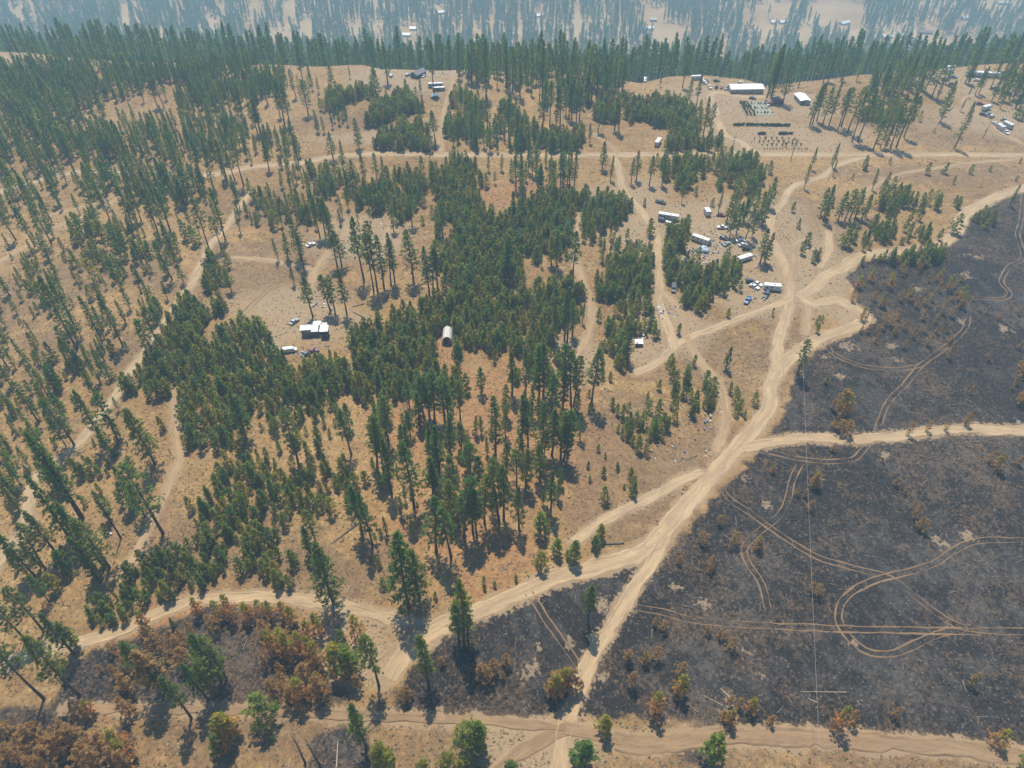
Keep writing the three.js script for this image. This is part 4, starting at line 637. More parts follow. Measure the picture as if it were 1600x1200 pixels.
// ---- ground cover nobody could count: dry tufts, litter and pale stones
{
  const r = rng(77), tuftG = (() => { const t = new Tufts(rng(9)); for (let k = 0; k < 9; k++) t.tri((r() - 0.5) * 0.3, 0.08, (r() - 0.5) * 0.3, 0.3, 0.07, [1, 1, 1]); return t.build(); })();
  const stoneG = new THREE.DodecahedronGeometry(0.5, 0); stoneG.scale(1, 0.55, 0.8);
  const tm = new THREE.MeshStandardMaterial({ vertexColors: true, roughness: 1, side: THREE.DoubleSide }), sm = mat(1, 1, 1, { roughness: 1 });
  const grass = [], stones = [];
  for (let k = 0; k < 200000; k++) {
    const d = 28 + 330 * Math.pow(r(), 1.5), half = 64 + d * 0.54, x = (r() * 2 - 1) * half, z = -d; if (field(roadField, x, z) < 0.3 || nearTrack.has(`${Math.round(x)} ${Math.round(z)}`)) { r(); continue; }
    const burnt = field(burnField, x, z) > 0.5, q = r(), clump = noise(x / 5 + 20, z / 5);
    if (burnt ? q < 0.3 : q < 0.55 * clump + 0.1) { if (burnt && q > 0.293) stones.push([x, z, 0.1 + 0.22 * r(), burnt]); else grass.push([x, z, burnt ? 0.35 + 0.5 * r() : 0.45 + 0.9 * r() * r(), burnt]); } else if (q > 0.975) stones.push([x, z, 0.1 + 0.25 * r(), burnt]);
  }
  const m4 = new THREE.Matrix4(), qt = new THREE.Quaternion(), up = new THREE.Vector3(0, 1, 0), c = new THREE.Color();
  const stickG = new THREE.CylinderGeometry(0.03, 0.06, 1.6, 5); stickG.rotateZ(Math.PI / 2 - 0.08); stickG.translate(0, 0.08, 0);
  const sticks = []; for (let k = 0; k < 9000 && sticks.length < 900; k++) { const d = 40 + 200 * r(), x = (r() * 2 - 1) * (64 + d * 0.54), z = -d; if (field(roadField, x, z) > 0.5 && (field(burnField, x, z) > 0.6 ? r() < 0.5 : r() < 0.1)) sticks.push([x, z, 0.5 + 1.2 * r() * r(), true]); }
  for (const [name, list, g, m, label, col] of [
    ['fallen_branches', sticks, stickG, sm, 'charred and dry branches lying about on the open ground', () => r() < 0.65 ? [0.03, 0.027, 0.025] : [0.24, 0.19, 0.14]],
    ['dry_grass', grass, tuftG, tm, 'tufts of dry grass and low brush over the open ground', (b) => b ? (r() < 0.45 ? [0.03, 0.025, 0.022] : [0.13, 0.09, 0.06]) : r() < 0.7 ? [0.36 * rr(0.7, 1.15), 0.25 * rr(0.8, 1.1), 0.13] : [0.13, 0.115, 0.06]],
    ['loose_stones', stones, stoneG, sm, 'scattered pale stones and chips on burnt and bare soil', (b) => { const v = rr(0.6, 1.1); return b && r() < 0.4 ? [0.05, 0.048, 0.05] : b ? [0.2 * v, 0.155 * v, 0.12 * v] : [0.36 * v, 0.29 * v, 0.22 * v]; }],
  ]) {
    const o = new THREE.InstancedMesh(g, m, list.length); o.name = name; tag(o, label, name === 'dry_grass' ? 'grass' : name === 'loose_stones' ? 'stones' : 'branches', null, 'stuff');
    list.forEach(([x, z, s, b], i) => { qt.setFromAxisAngle(up, r() * 6.283); m4.compose(new THREE.Vector3(x, groundY(x, z) + 0.01, z), qt, new THREE.Vector3(s, s * (0.8 + 0.5 * r()), s)); o.setMatrixAt(i, m4); o.setColorAt(i, c.setRGB(...col(b))); });
    o.castShadow = o.receiveShadow = true; top(o);
  }
  console.log('cover', grass.length, stones.length);
}

// ---------------------------------------------------------------- buildings, vehicles and other things
const glassMat = new THREE.MeshPhysicalMaterial({ color: lin(0.02, 0.025, 0.03), roughness: 0.12, clearcoat: 0.6 });
const tyreMat = mat(0.02, 0.02, 0.02), steelMat = mat(0.32, 0.33, 0.34, { roughness: 0.45, metalness: 0.6 }), trimMat = mat(0.12, 0.12, 0.13);
const paint = (r, g, b) => new THREE.MeshPhysicalMaterial({ color: lin(r, g, b), roughness: 0.45, clearcoat: 0.5, clearcoatRoughness: 0.25 });
const P = { white: paint(0.6, 0.6, 0.58), cream: paint(0.62, 0.58, 0.48), black: paint(0.018, 0.018, 0.02), dark: paint(0.05, 0.052, 0.06), grey: paint(0.28, 0.29, 0.30), silver: paint(0.5, 0.51, 0.52), maroon: paint(0.16, 0.03, 0.03), red: paint(0.35, 0.05, 0.04), blue: paint(0.10, 0.17, 0.28), tan: paint(0.42, 0.34, 0.24), green: paint(0.10, 0.16, 0.12) };
const whiteRoof = mat(0.6, 0.59, 0.57, { roughness: 0.6 }), timber = mat(0.24, 0.17, 0.11), weathered = mat(0.22, 0.19, 0.16);
function sheetTex(base, amp, rib) {                                // streaked sheet metal or boards
  const n = 256, data = new Uint8Array(n * n * 4);
  for (let j = 0; j < n; j++) for (let i = 0; i < n; i++) { const v = 1 - amp * (0.5 * noise(i / 3 + rib, j / 40) + 0.5 * noise(i / 20, j / 20 + rib)) - (i % rib === 0 ? amp * 0.6 : 0), k = (j * n + i) * 4; for (let c = 0; c < 3; c++) data[k + c] = SRGB[Math.min(4096, Math.max(0, base[c] * v * 4096)) | 0]; data[k + 3] = 255; }
  const t = new THREE.DataTexture(data, n, n); t.colorSpace = THREE.SRGBColorSpace; t.magFilter = t.minFilter = THREE.LinearFilter; t.wrapS = t.wrapT = THREE.RepeatWrapping; t.repeat.set(0.25, 0.25); t.needsUpdate = true; return t;
}
const metalRoof = new THREE.MeshStandardMaterial({ map: sheetTex([0.8, 0.8, 0.8], 0.14, 16), roughness: 0.5 });
const greyRoof = new THREE.MeshStandardMaterial({ map: sheetTex([0.22, 0.21, 0.21], 0.35, 9), roughness: 0.9 });
const brownRoof = new THREE.MeshStandardMaterial({ map: sheetTex([0.30, 0.19, 0.13], 0.35, 9), roughness: 0.9 });
const tanRoof = new THREE.MeshStandardMaterial({ map: sheetTex([0.55, 0.50, 0.44], 0.2, 12), roughness: 0.7 });
const boards = (r, g, b) => new THREE.MeshStandardMaterial({ map: sheetTex([r, g, b], 0.3, 10), roughness: 0.9 });
const pinkWall = boards(0.5, 0.42, 0.40), greyWall = boards(0.36, 0.37, 0.38), redWall = boards(0.20, 0.05, 0.04), brownWall = boards(0.22, 0.17, 0.13), creamWall = boards(0.5, 0.47, 0.4), darkWall = boards(0.09, 0.09, 0.1);
function seat(name, x1, y1, x2, y2) {                              // a Group whose local x runs from one ground point to the other
  const a = at(x1, y1), b = at(x2, y2), o = new THREE.Group(); o.name = numbered(name);
  o.position.set((a.x + b.x) / 2, 0, (a.z + b.z) / 2); o.position.y = groundY(o.position.x, o.position.z);
  o.rotation.y = Math.atan2(-(b.z - a.z), b.x - a.x); o.userData.span = undefined; delete o.userData.span;
  top(o); return [o, Math.hypot(b.x - a.x, b.z - a.z)];
}
const slab = (w, h, d, x, y, z, r = 0.03) => { const g = new RoundedBoxGeometry(w, h, d, 1, Math.min(r, w / 3, h / 3, d / 3)); g.translate(x, y, z); return g; };
const wheelG = (() => { const g = new THREE.CylinderGeometry(0.36, 0.36, 0.24, 14); g.rotateX(Math.PI / 2); return g; })();
const rimG = (() => { const g = new THREE.CylinderGeometry(0.2, 0.2, 0.26, 10); g.rotateX(Math.PI / 2); return g; })();
function wheels(o, xsW, half) { for (const x of xsW) for (const s of [-1, 1]) { const w = mesh('wheel', wheelG, tyreMat, o); w.position.set(x, 0.36, s * half); mesh('rim', rimG, steelMat, w); } }
function extrude(points, width, bevel) {
  const s = new THREE.Shape(points.map(([x, y]) => new THREE.Vector2(x, y))), g = new THREE.ExtrudeGeometry(s, { depth: width - 2 * bevel, bevelEnabled: true, bevelSize: bevel, bevelThickness: bevel, bevelSegments: 2 });
  g.translate(0, 0, -(width - 2 * bevel) / 2); return g;
}
const CARS = {
  sedan: { L: 4.6, body: [[-2.2, 0.35], [2.2, 0.35], [2.25, 0.68], [1.1, 0.9], [-1.5, 0.95], [-2.2, 0.88]], cab: [[-1.6, 0.92], [1.0, 0.9], [0.35, 1.38], [-1.0, 1.4]], roof: [-1.0, 0.4, 1.4], ax: [-1.4, 1.4] },
  suv: { L: 4.8, body: [[-2.3, 0.4], [2.3, 0.4], [2.32, 0.85], [1.0, 1.05], [-2.25, 1.08]], cab: [[-2.25, 1.06], [1.05, 1.03], [0.45, 1.66], [-2.05, 1.7]], roof: [-2.1, 0.5, 1.71], ax: [-1.45, 1.45] },
  van: { L: 5.4, body: [[-2.6, 0.4], [2.6, 0.4], [2.62, 0.95], [1.9, 1.2], [1.3, 2.0], [-2.55, 2.05]], cab: [[0.9, 1.25], [1.78, 1.22], [1.34, 1.9], [0.9, 1.9]], roof: [-2.5, 1.25, 2.06], ax: [-1.7, 1.7] },
  pickup: { L: 5.6, body: [[-2.7, 0.5], [2.7, 0.5], [2.72, 0.95], [1.4, 1.1], [-0.3, 1.1], [-0.32, 0.72], [-2.5, 0.72], [-2.55, 1.08], [-2.7, 1.08]], cab: [[-0.5, 1.08], [1.4, 1.08], [0.8, 1.72], [-0.4, 1.74]], roof: [-0.42, 0.85, 1.74], ax: [-1.75, 1.75] },
};
for (const k in CARS) { const c = CARS[k]; c.bodyG = extrude(c.body, 1.82, 0.07); c.cabG = extrude(c.cab, 1.62, 0.05); c.roofG = slab(c.roof[1] - c.roof[0], 0.07, 1.5, (c.roof[0] + c.roof[1]) / 2, c.roof[2] + 0.05, 0); }
const lampG = slab(0.06, 0.14, 0.3, 0, 0, 0);
function car(kind, color, ends, label, group) {
  const c = CARS[kind], [o] = seat(kind === 'pickup' ? 'pickup_truck' : kind === 'van' ? 'parked_van' : 'parked_car', ...ends);
  mesh('body', c.bodyG, P[color], o); mesh('window_band', c.cabG, glassMat, o); mesh('roof', c.roofG, P[color], o);
  for (const s of [-1, 1]) { const l = mesh('headlight', lampG, steelMat, o); l.position.set(c.L / 2 - 0.04, 0.72, s * 0.62); }
  if (kind === 'pickup') for (const s of [-1, 1]) mesh('bed_side', slab(2.3, 0.42, 0.08, -1.45, 0.9, s * 0.86), P[color], o);
  wheels(o, c.ax, 0.82); o.scale.setScalar(1 / K); tag(o, label, kind === 'pickup' ? 'pickup' : kind === 'van' ? 'van' : 'car', group); return o;
}
function camper(name, category, ends, { L, H = 2.9, W = 2.5, color = 'white', cab = false, roof = whiteRoof, stripe = trimMat }, label, group) {
  let [o, span] = seat(name, ...ends); span *= K; L = L ?? Math.max(4, span); o.scale.setScalar(1 / K);
  mesh('body', slab(L, H - 0.6, W, 0, 0.55 + (H - 0.6) / 2, 0, 0.16), P[color], o);
  mesh('roof', slab(L - 0.2, 0.1, W - 0.16, 0, H, 0, 0.04), roof, o);
  for (const s of [-1, 1]) {
    mesh('stripe', slab(L - 0.4, 0.16, 0.02, 0, 1.15, s * (W / 2 + 0.004), 0.005), stripe, o);
    for (let k = 0; k < Math.max(2, Math.round(L / 2.4)); k++) mesh('window', slab(0.95, 0.55, 0.03, -L / 2 + 1.1 + k * 2.2, 1.95, s * (W / 2 + 0.005), 0.008), glassMat, o);
  }
  mesh('door', slab(0.7, 1.8, 0.04, L * 0.22, 1.45, W / 2 + 0.006, 0.01), P.silver, o);
  mesh('roof_vent', slab(0.5, 0.16, 0.5, -L * 0.25, H + 0.12, 0, 0.03), P.silver, o); mesh('air_conditioner', slab(1.0, 0.28, 0.7, L * 0.1, H + 0.18, 0, 0.06), P.cream, o);
  if (cab) { mesh('windshield', slab(0.06, 0.9, W - 0.5, L / 2 - 0.005, 1.75, 0, 0.02), glassMat, o); mesh('bumper', slab(0.25, 0.3, W - 0.2, L / 2 + 0.08, 0.55, 0, 0.05), steelMat, o); wheels(o, [-L * 0.28, L * 0.3], W / 2 - 0.2); } else { mesh('hitch', slab(1.3, 0.12, 0.5, L / 2 + 0.6, 0.5, 0, 0.03), trimMat, o); wheels(o, [-0.5, 0.4], W / 2 - 0.2); }
  tag(o, label, category, group); return o;
}
function gableG(w, d, rise, over, y, t = 0.14) {                    // two slabs over a ridge that runs along local x
  const half = d / 2 + over, len = Math.hypot(half, rise * half / (d / 2)), a = Math.atan2(rise, d / 2), out = [];
  for (const s of [-1, 1]) { const g = new THREE.BoxGeometry(w + 2 * over, t, len + 0.02); g.translate(0, 0, s * len / 2); g.rotateX(s * a); g.translate(0, y + rise + t * 0.6, 0); out.push(g); }
  return out;
}
function uvMetres(g) { const p = g.attributes.position, n = g.attributes.normal, uv = new Float32Array(p.count * 2); for (let i = 0; i < p.count; i++) { const ax = Math.abs(n.getX(i)), ay = Math.abs(n.getY(i)); uv[2 * i] = ax > 0.7 ? p.getZ(i) : p.getX(i); uv[2 * i + 1] = ay > 0.7 ? p.getZ(i) : p.getY(i); } g.setAttribute('uv', new THREE.BufferAttribute(uv, 2)); return g; }
// front wall runs between two ground points; the building reaches depth metres away from the viewer
function building(name, category, ends, { depth, H, rise = 1.2, across = false, wall, roof, doors = 1, windows = 3, big = 0, over = 0.35, shed = false, yaw = 0 }, label, group) {
  let [o, W] = seat(name, ...ends); W *= K; o.scale.setScalar(1 / K); o.rotation.y += yaw;
  const zc = -depth / 2;
  const w = new THREE.BoxGeometry(W, H + 0.4, depth); w.translate(0, H / 2 - 0.2, zc);
  const parts = [w.toNonIndexed()];
  if (!shed) for (const s of [-1, 1]) {
    const tri = new THREE.BufferGeometry(), e = across ? [[-W / 2, H, zc + s * depth / 2], [W / 2, H, zc + s * depth / 2], [0, H + rise, zc + s * depth / 2]] : [[s * W / 2, H, zc - depth / 2], [s * W / 2, H, zc + depth / 2], [s * W / 2, H + rise, zc]];
    tri.setAttribute('position', new THREE.Float32BufferAttribute(e.flat(), 3)); tri.setAttribute('uv', new THREE.Float32BufferAttribute([0, 0, 1, 0, 0, 1], 2)); tri.computeVertexNormals(); parts.push(tri);
  }
  const wallM = mesh('wall', uvMetres(mergeGeometries(parts)), wall, o); wallM.material.side = THREE.DoubleSide;
  if (shed) { const g = new THREE.BoxGeometry(W + 2 * over, 0.14, depth + 2 * over); g.rotateX(Math.atan2(rise, depth)); g.translate(0, H + 0.1, zc); mesh('roof', uvMetres(g), roof, o); }
  else for (const g of across ? gableG(depth, W, rise, over, H) : gableG(W, depth, rise, over, H)) { if (across) g.rotateY(Math.PI / 2); g.translate(0, 0, zc); mesh('roof', uvMetres(g), roof, o); }
  for (let k = 0; k < doors; k++) { const d = mesh('door', slab(big || 0.95, big ? 2.5 : 2.05, 0.06, -W * 0.3 + k * W * 0.45, big ? 1.26 : 1.04, 0.02, 0.01), big ? trimMat : timber, o); mesh('handle', slab(0.1, 0.05, 0.06, -W * 0.3 + k * W * 0.45 + 0.3, 1.0, 0.06, 0.01), steelMat, d); }
  for (let k = 0; k < windows; k++) { const x = -W * 0.12 + (k + 0.5) * W * 0.58 / Math.max(1, windows), q = mesh('window', slab(0.95, 0.85, 0.05, x, 1.55, 0.025, 0.01), P.white, o); mesh('pane', slab(0.8, 0.7, 0.04, x, 1.55, 0.045, 0.005), glassMat, q); }
  tag(o, label, category, group); return o;
}
// --- shop yard
building('shop_building', 'building', [1141, 146.5, 1192, 146.5], { depth: 9, H: 3, rise: 1.3, wall: pinkWall, roof: metalRoof, doors: 2, windows: 5, over: 0.3 }, 'long white-roofed shop with pinkish wall facing a garden');
building('garage', 'garage', [1250, 164, 1265, 164], { depth: 12, H: 2.7, rise: 0.7, across: true, wall: greyWall, roof: metalRoof, doors: 1, big: 2.6, windows: 0 }, 'white-roofed grey garage with its gable end facing the dark grove');
building('red_shed', 'shed', [1202, 165.5, 1223, 161.5], { depth: 4.5, H: 2.3, rise: 0.9, shed: true, wall: redWall, roof: brownRoof, doors: 2, windows: 1 }, 'dark red shed with a slanted roof beside two tall pines');
building('pump_house', 'shed', [1154, 132.5, 1160, 132.5], { depth: 2, H: 1.9, rise: 0.6, wall: darkWall, roof: tanRoof, doors: 0, windows: 1 }, 'tiny shed behind the long white-roofed shop');
building('grey_roofed_house', 'house', [640, 122, 653, 122.5], { depth: 10, H: 2.5, rise: 1.7, across: true, wall: darkWall, roof: greyRoof, doors: 1, windows: 1, big: 2.2, yaw: -0.5 }, 'grey-roofed house among parked cars on the bare brow');
building('open_shelter', 'shed', [676, 155, 685, 154], { depth: 2.6, H: 2, rise: 0.4, shed: true, wall: darkWall, roof: whiteRoof, doors: 0, windows: 0 }, 'small dark shelter with pale roof below the parked trailers');
// --- shack
{
  const [o, W] = seat('white_roofed_shack', 472, 527, 504, 526);
  const bl = (name, w, h, d, x, z, m, tilt, rm) => {
    const g = uvMetres(new THREE.BoxGeometry(w, h + 0.3, d).toNonIndexed()); g.translate(x, h / 2 - 0.15, z); mesh('wall', g, m, o);
    const r = uvMetres(new THREE.BoxGeometry(w + 0.5, 0.12, d + 0.5).toNonIndexed()); r.rotateX(tilt); r.translate(x, h + 0.16, z); mesh('roof', r, rm, o);
  };
  bl('a', 2.3, 2.3, 1.5, -W / 2 + 1.2, -1.0, brownWall, 0.06, metalRoof); bl('b', 2.5, 1.9, 1.5, 0.35, -0.9, brownWall, 0.34, metalRoof); bl('c', 1.7, 2.2, 2.2, W / 2 + 0.75, -0.4, darkWall, 0.03, metalRoof); bl('d', 1.6, 1.8, 1.3, -0.6, -3.0, greyWall, 0.12, greyRoof); bl('e', 1.5, 1.9, 1.2, 1.2, -3.2, greyWall, 0.08, metalRoof); bl('f', 1.0, 1.6, 0.9, W / 2 + 0.5, -2.9, greyWall, 0.1, tanRoof);
  mesh('tarp', slab(0.9, 1.9, 0.06, W / 2 - 0.6, 0.98, -0.2, 0.02), mat(0.05, 0.14, 0.36, { roughness: 0.5 }), o);
  mesh('door', slab(0.9, 2, 0.06, -W / 2 + 1.1, 1.0, -0.06, 0.01), timber, o); mesh('window', slab(0.8, 0.6, 0.05, 0.2, 1.6, -0.28, 0.01), glassMat, o); mesh('window', slab(1.2, 0.5, 0.05, W / 2 + 0.9, 1.5, 1.02, 0.01), glassMat, o);
  tag(o, 'rambling shack with white metal roofs and blue tarp by the thicket', 'shack');
}
// --- arched shed in the thicket
{
  const [o] = seat('arched_shed', 692.5, 538.5, 705, 538.5), w = 1.25, prof = [[-w, 0], [-w * 1.05, 1.0], [-w * 0.85, 1.9], [-w * 0.45, 2.45], [0, 2.65], [w * 0.45, 2.45], [w * 0.85, 1.9], [w * 1.05, 1.0], [w, 0]];
  const L = 4.6;
  for (let k = 0; k < prof.length - 1; k++) { const [x0, y0] = prof[k], [x1, y1] = prof[k + 1], len = Math.hypot(x1 - x0, y1 - y0), g = new THREE.BoxGeometry(len + 0.03, 0.05, L); g.rotateZ(Math.atan2(y1 - y0, x1 - x0)); g.translate((x0 + x1) / 2, (y0 + y1) / 2 + 0.02, -L / 2); mesh('roof_panel', uvMetres(g.toNonIndexed()), tanRoof, o); }
  for (const [z, n] of [[-0.05, 'front_wall'], [-L + 0.05, 'back_wall']]) { const g = new THREE.ExtrudeGeometry(new THREE.Shape(prof.map(([x, y]) => new THREE.Vector2(x * 0.97, y * 0.98))), { depth: 0.05, bevelEnabled: false }); g.translate(0, 0, z - 0.05); mesh(n, uvMetres(g), brownWall, o); }
  mesh('door', slab(0.8, 1.9, 0.05, -0.25, 0.96, -0.02, 0.01), mat(0.02, 0.02, 0.025), o); mesh('ridge_cap', slab(0.25, 0.05, L, 0, 2.7, -L / 2, 0.02), tanRoof, o);
  tag(o, 'small beige arched-roof shed with dark doorway in the dense thicket', 'shed');
}
building('small_shed', 'shed', [993, 541, 1003, 541], { depth: 1.7, H: 1.7, rise: 0.3, shed: true, wall: weathered, roof: metalRoof, doors: 1, windows: 0 }, 'small white-roofed shed beside a bushy pine and scattered debris');
// --- tarp dome in the junk camp
{
  const [o] = seat('tarp_shelter', 1087, 394, 1108, 397); const g = new THREE.SphereGeometry(1, 18, 9, 0, 6.2832, 0, 1.57), p = g.attributes.position; for (let i = 0; i < p.count; i++) { const x = p.getX(i), y = p.getY(i), z = p.getZ(i), k = 1 + 0.55 * (noise(x * 2.3 + 5, z * 2.3 + y * 2) - 0.5); p.setXYZ(i, x * 2.0 * k, y * 1.5 * k, z * 1.6 * k - 1.2); } g.computeVertexNormals();
  mesh('tarp', g, mat(0.34, 0.39, 0.43, { roughness: 0.55 }), o); for (const s of [-1, 1]) mesh('pole', slab(0.08, 1.5, 0.08, s * 1.7, 0.75, 0.3, 0.02), steelMat, o);
  tag(o, 'pale blue-grey tarp shelter in the middle of the junk camp', 'tent');
}
// --- far houses in the valley
[[629, 58, 641, 58, 'white-roofed house in the hazy clearing beyond the grey-roofed house', metalRoof, creamWall], [640, 48, 650, 48, 'smaller white-roofed outbuilding behind a hazy valley house', metalRoof, creamWall], [685, 23, 695, 22, 'white-roofed cabin high up in the hazy forest', metalRoof, greyWall], [838, 28, 850, 27, 'pale two-slope house by a forest lane', metalRoof, creamWall], [1008, 48, 1022, 47, 'long white-roofed house in the broad hazy clearing', metalRoof, creamWall], [1016, 34, 1026, 34, 'dark-walled cabin above the broad hazy clearing', tanRoof, darkWall], [1316, 40, 1328, 38, 'white-roofed barn alone on the large pale clearing', metalRoof, greyWall], [1219, 38, 1229, 38, 'white-gabled house beside the pale clearing edge', metalRoof, creamWall], [1205, 38, 1213, 38, 'low white house left of the white-gabled house', metalRoof, creamWall], [1434, 53, 1457, 54, 'long brown-roofed house under hazy pines', brownRoof, brownWall], [1430, 66, 1448, 66, 'pale hip-roofed house below the brown-roofed house', tanRoof, creamWall], [1381, 61, 1395, 60, 'low white trailer house between valley pines', metalRoof, creamWall], [1402, 58, 1410, 58, 'tiny white outbuilding beside the low trailer house', metalRoof, greyWall], [1505, 32, 1515, 31, 'small white house near the top right trees', metalRoof, creamWall], [1560, 8, 1580, 8, 'wide pale house at the hazy top corner', tanRoof, creamWall], [1586, 62, 1596, 62, 'grey cabin half hidden by hazy trees', tanRoof, greyWall]].forEach(([a, b, c, d, label, roof, wall]) => building('valley_house', 'house', [a, b, c, d], { depth: 12, H: 4, rise: 3, wall, roof, doors: 1, windows: 3 }, label, 'houses in the hazy valley'));
// --- vehicles and campers
camper('fifth_wheel_trailer', 'trailer', [1028, 340, 1060, 345], { color: 'cream' }, 'long cream travel trailer at the top of the junk camp', 'trailers at the junk camp');
camper('camper_trailer', 'camper', [1101, 330, 1108, 341], { L: 4.6, color: 'silver' }, 'short silver camper facing forward on the sandy yard', 'trailers at the junk camp');
camper('motorhome', 'motorhome', [1081, 374, 1107, 383], { color: 'cream', cab: true }, 'old cream motorhome behind the tarp shelter', 'trailers at the junk camp');
camper('flat_trailer', 'trailer', [1153, 410, 1173, 403], { H: 2.3 }, 'low white trailer slanting below the parked junk cars', 'trailers at the junk camp');
camper('travel_trailer', 'trailer', [1192, 452, 1219, 454], { color: 'white', stripe: P.blue }, 'long white trailer with blue side by the sandy crossroads', 'trailers at the junk camp');
camper('motorhome', 'motorhome', [1024, 231, 1031, 221], { L: 7, cab: true }, 'white motorhome parked alone above the crossing road');
camper('parked_bus', 'bus', [1003, 129, 1014, 135], { L: 9, H: 2.8, cab: true }, 'white bus parked on the brow under the pines');
camper('utility_trailer', 'trailer', [669, 137, 692, 136], { color: 'grey', stripe: P.blue }, 'long white-roofed grey trailer beside the lane on the brow', 'trailers on the brow');
camper('utility_trailer', 'trailer', [676, 142, 695, 141], { color: 'green', H: 2.3 }, 'low green trailer parked just below the long grey one', 'trailers on the brow');
camper('motorhome', 'motorhome', [1533, 174, 1546, 170], { L: 6.5, cab: true }, 'white camper at the head of the slanting vehicle row', 'vehicles in the slanting row');
camper('motorhome', 'motorhome', [1568, 196, 1579, 202], { L: 6.5, cab: true }, 'white motorhome behind the vehicle row beside young pines', 'vehicles in the slanting row');
camper('travel_trailer', 'trailer', [1557, 199, 1567, 206], { L: 5.6 }, 'white trailer low in the slanting vehicle row', 'vehicles in the slanting row');
camper('travel_trailer', 'trailer', [1473, 115, 1488, 114], { L: 7 }, 'white camper trailer half hidden by brow pines', 'vehicles at the brow yard');
camper('travel_trailer', 'trailer', [1477, 110, 1490, 108.5], { L: 7 }, 'white camper trailer behind another at the brow yard', 'vehicles at the brow yard');
camper('mobile_home', 'mobile home', [1514, 119, 1530, 119], { L: 12, H: 3.1, W: 3.4 }, 'long white mobile home through the brow pines', 'mobile homes on the brow');
camper('mobile_home', 'mobile home', [1537, 120, 1553, 120], { L: 12, H: 3.1, W: 3.4 }, 'second white mobile home at the end of the brow yard', 'mobile homes on the brow');
camper('travel_trailer', 'trailer', [1082, 125, 1092, 124.5], { L: 6.5 }, 'white trailer at the back of the shop parking', 'vehicles at the shop');
const junk = 'vehicles at the junk camp', shopCars = 'vehicles at the shop', rowCars = 'vehicles in the slanting row', browCars = 'vehicles at the brow yard', houseCars = 'cars at the grey-roofed house';
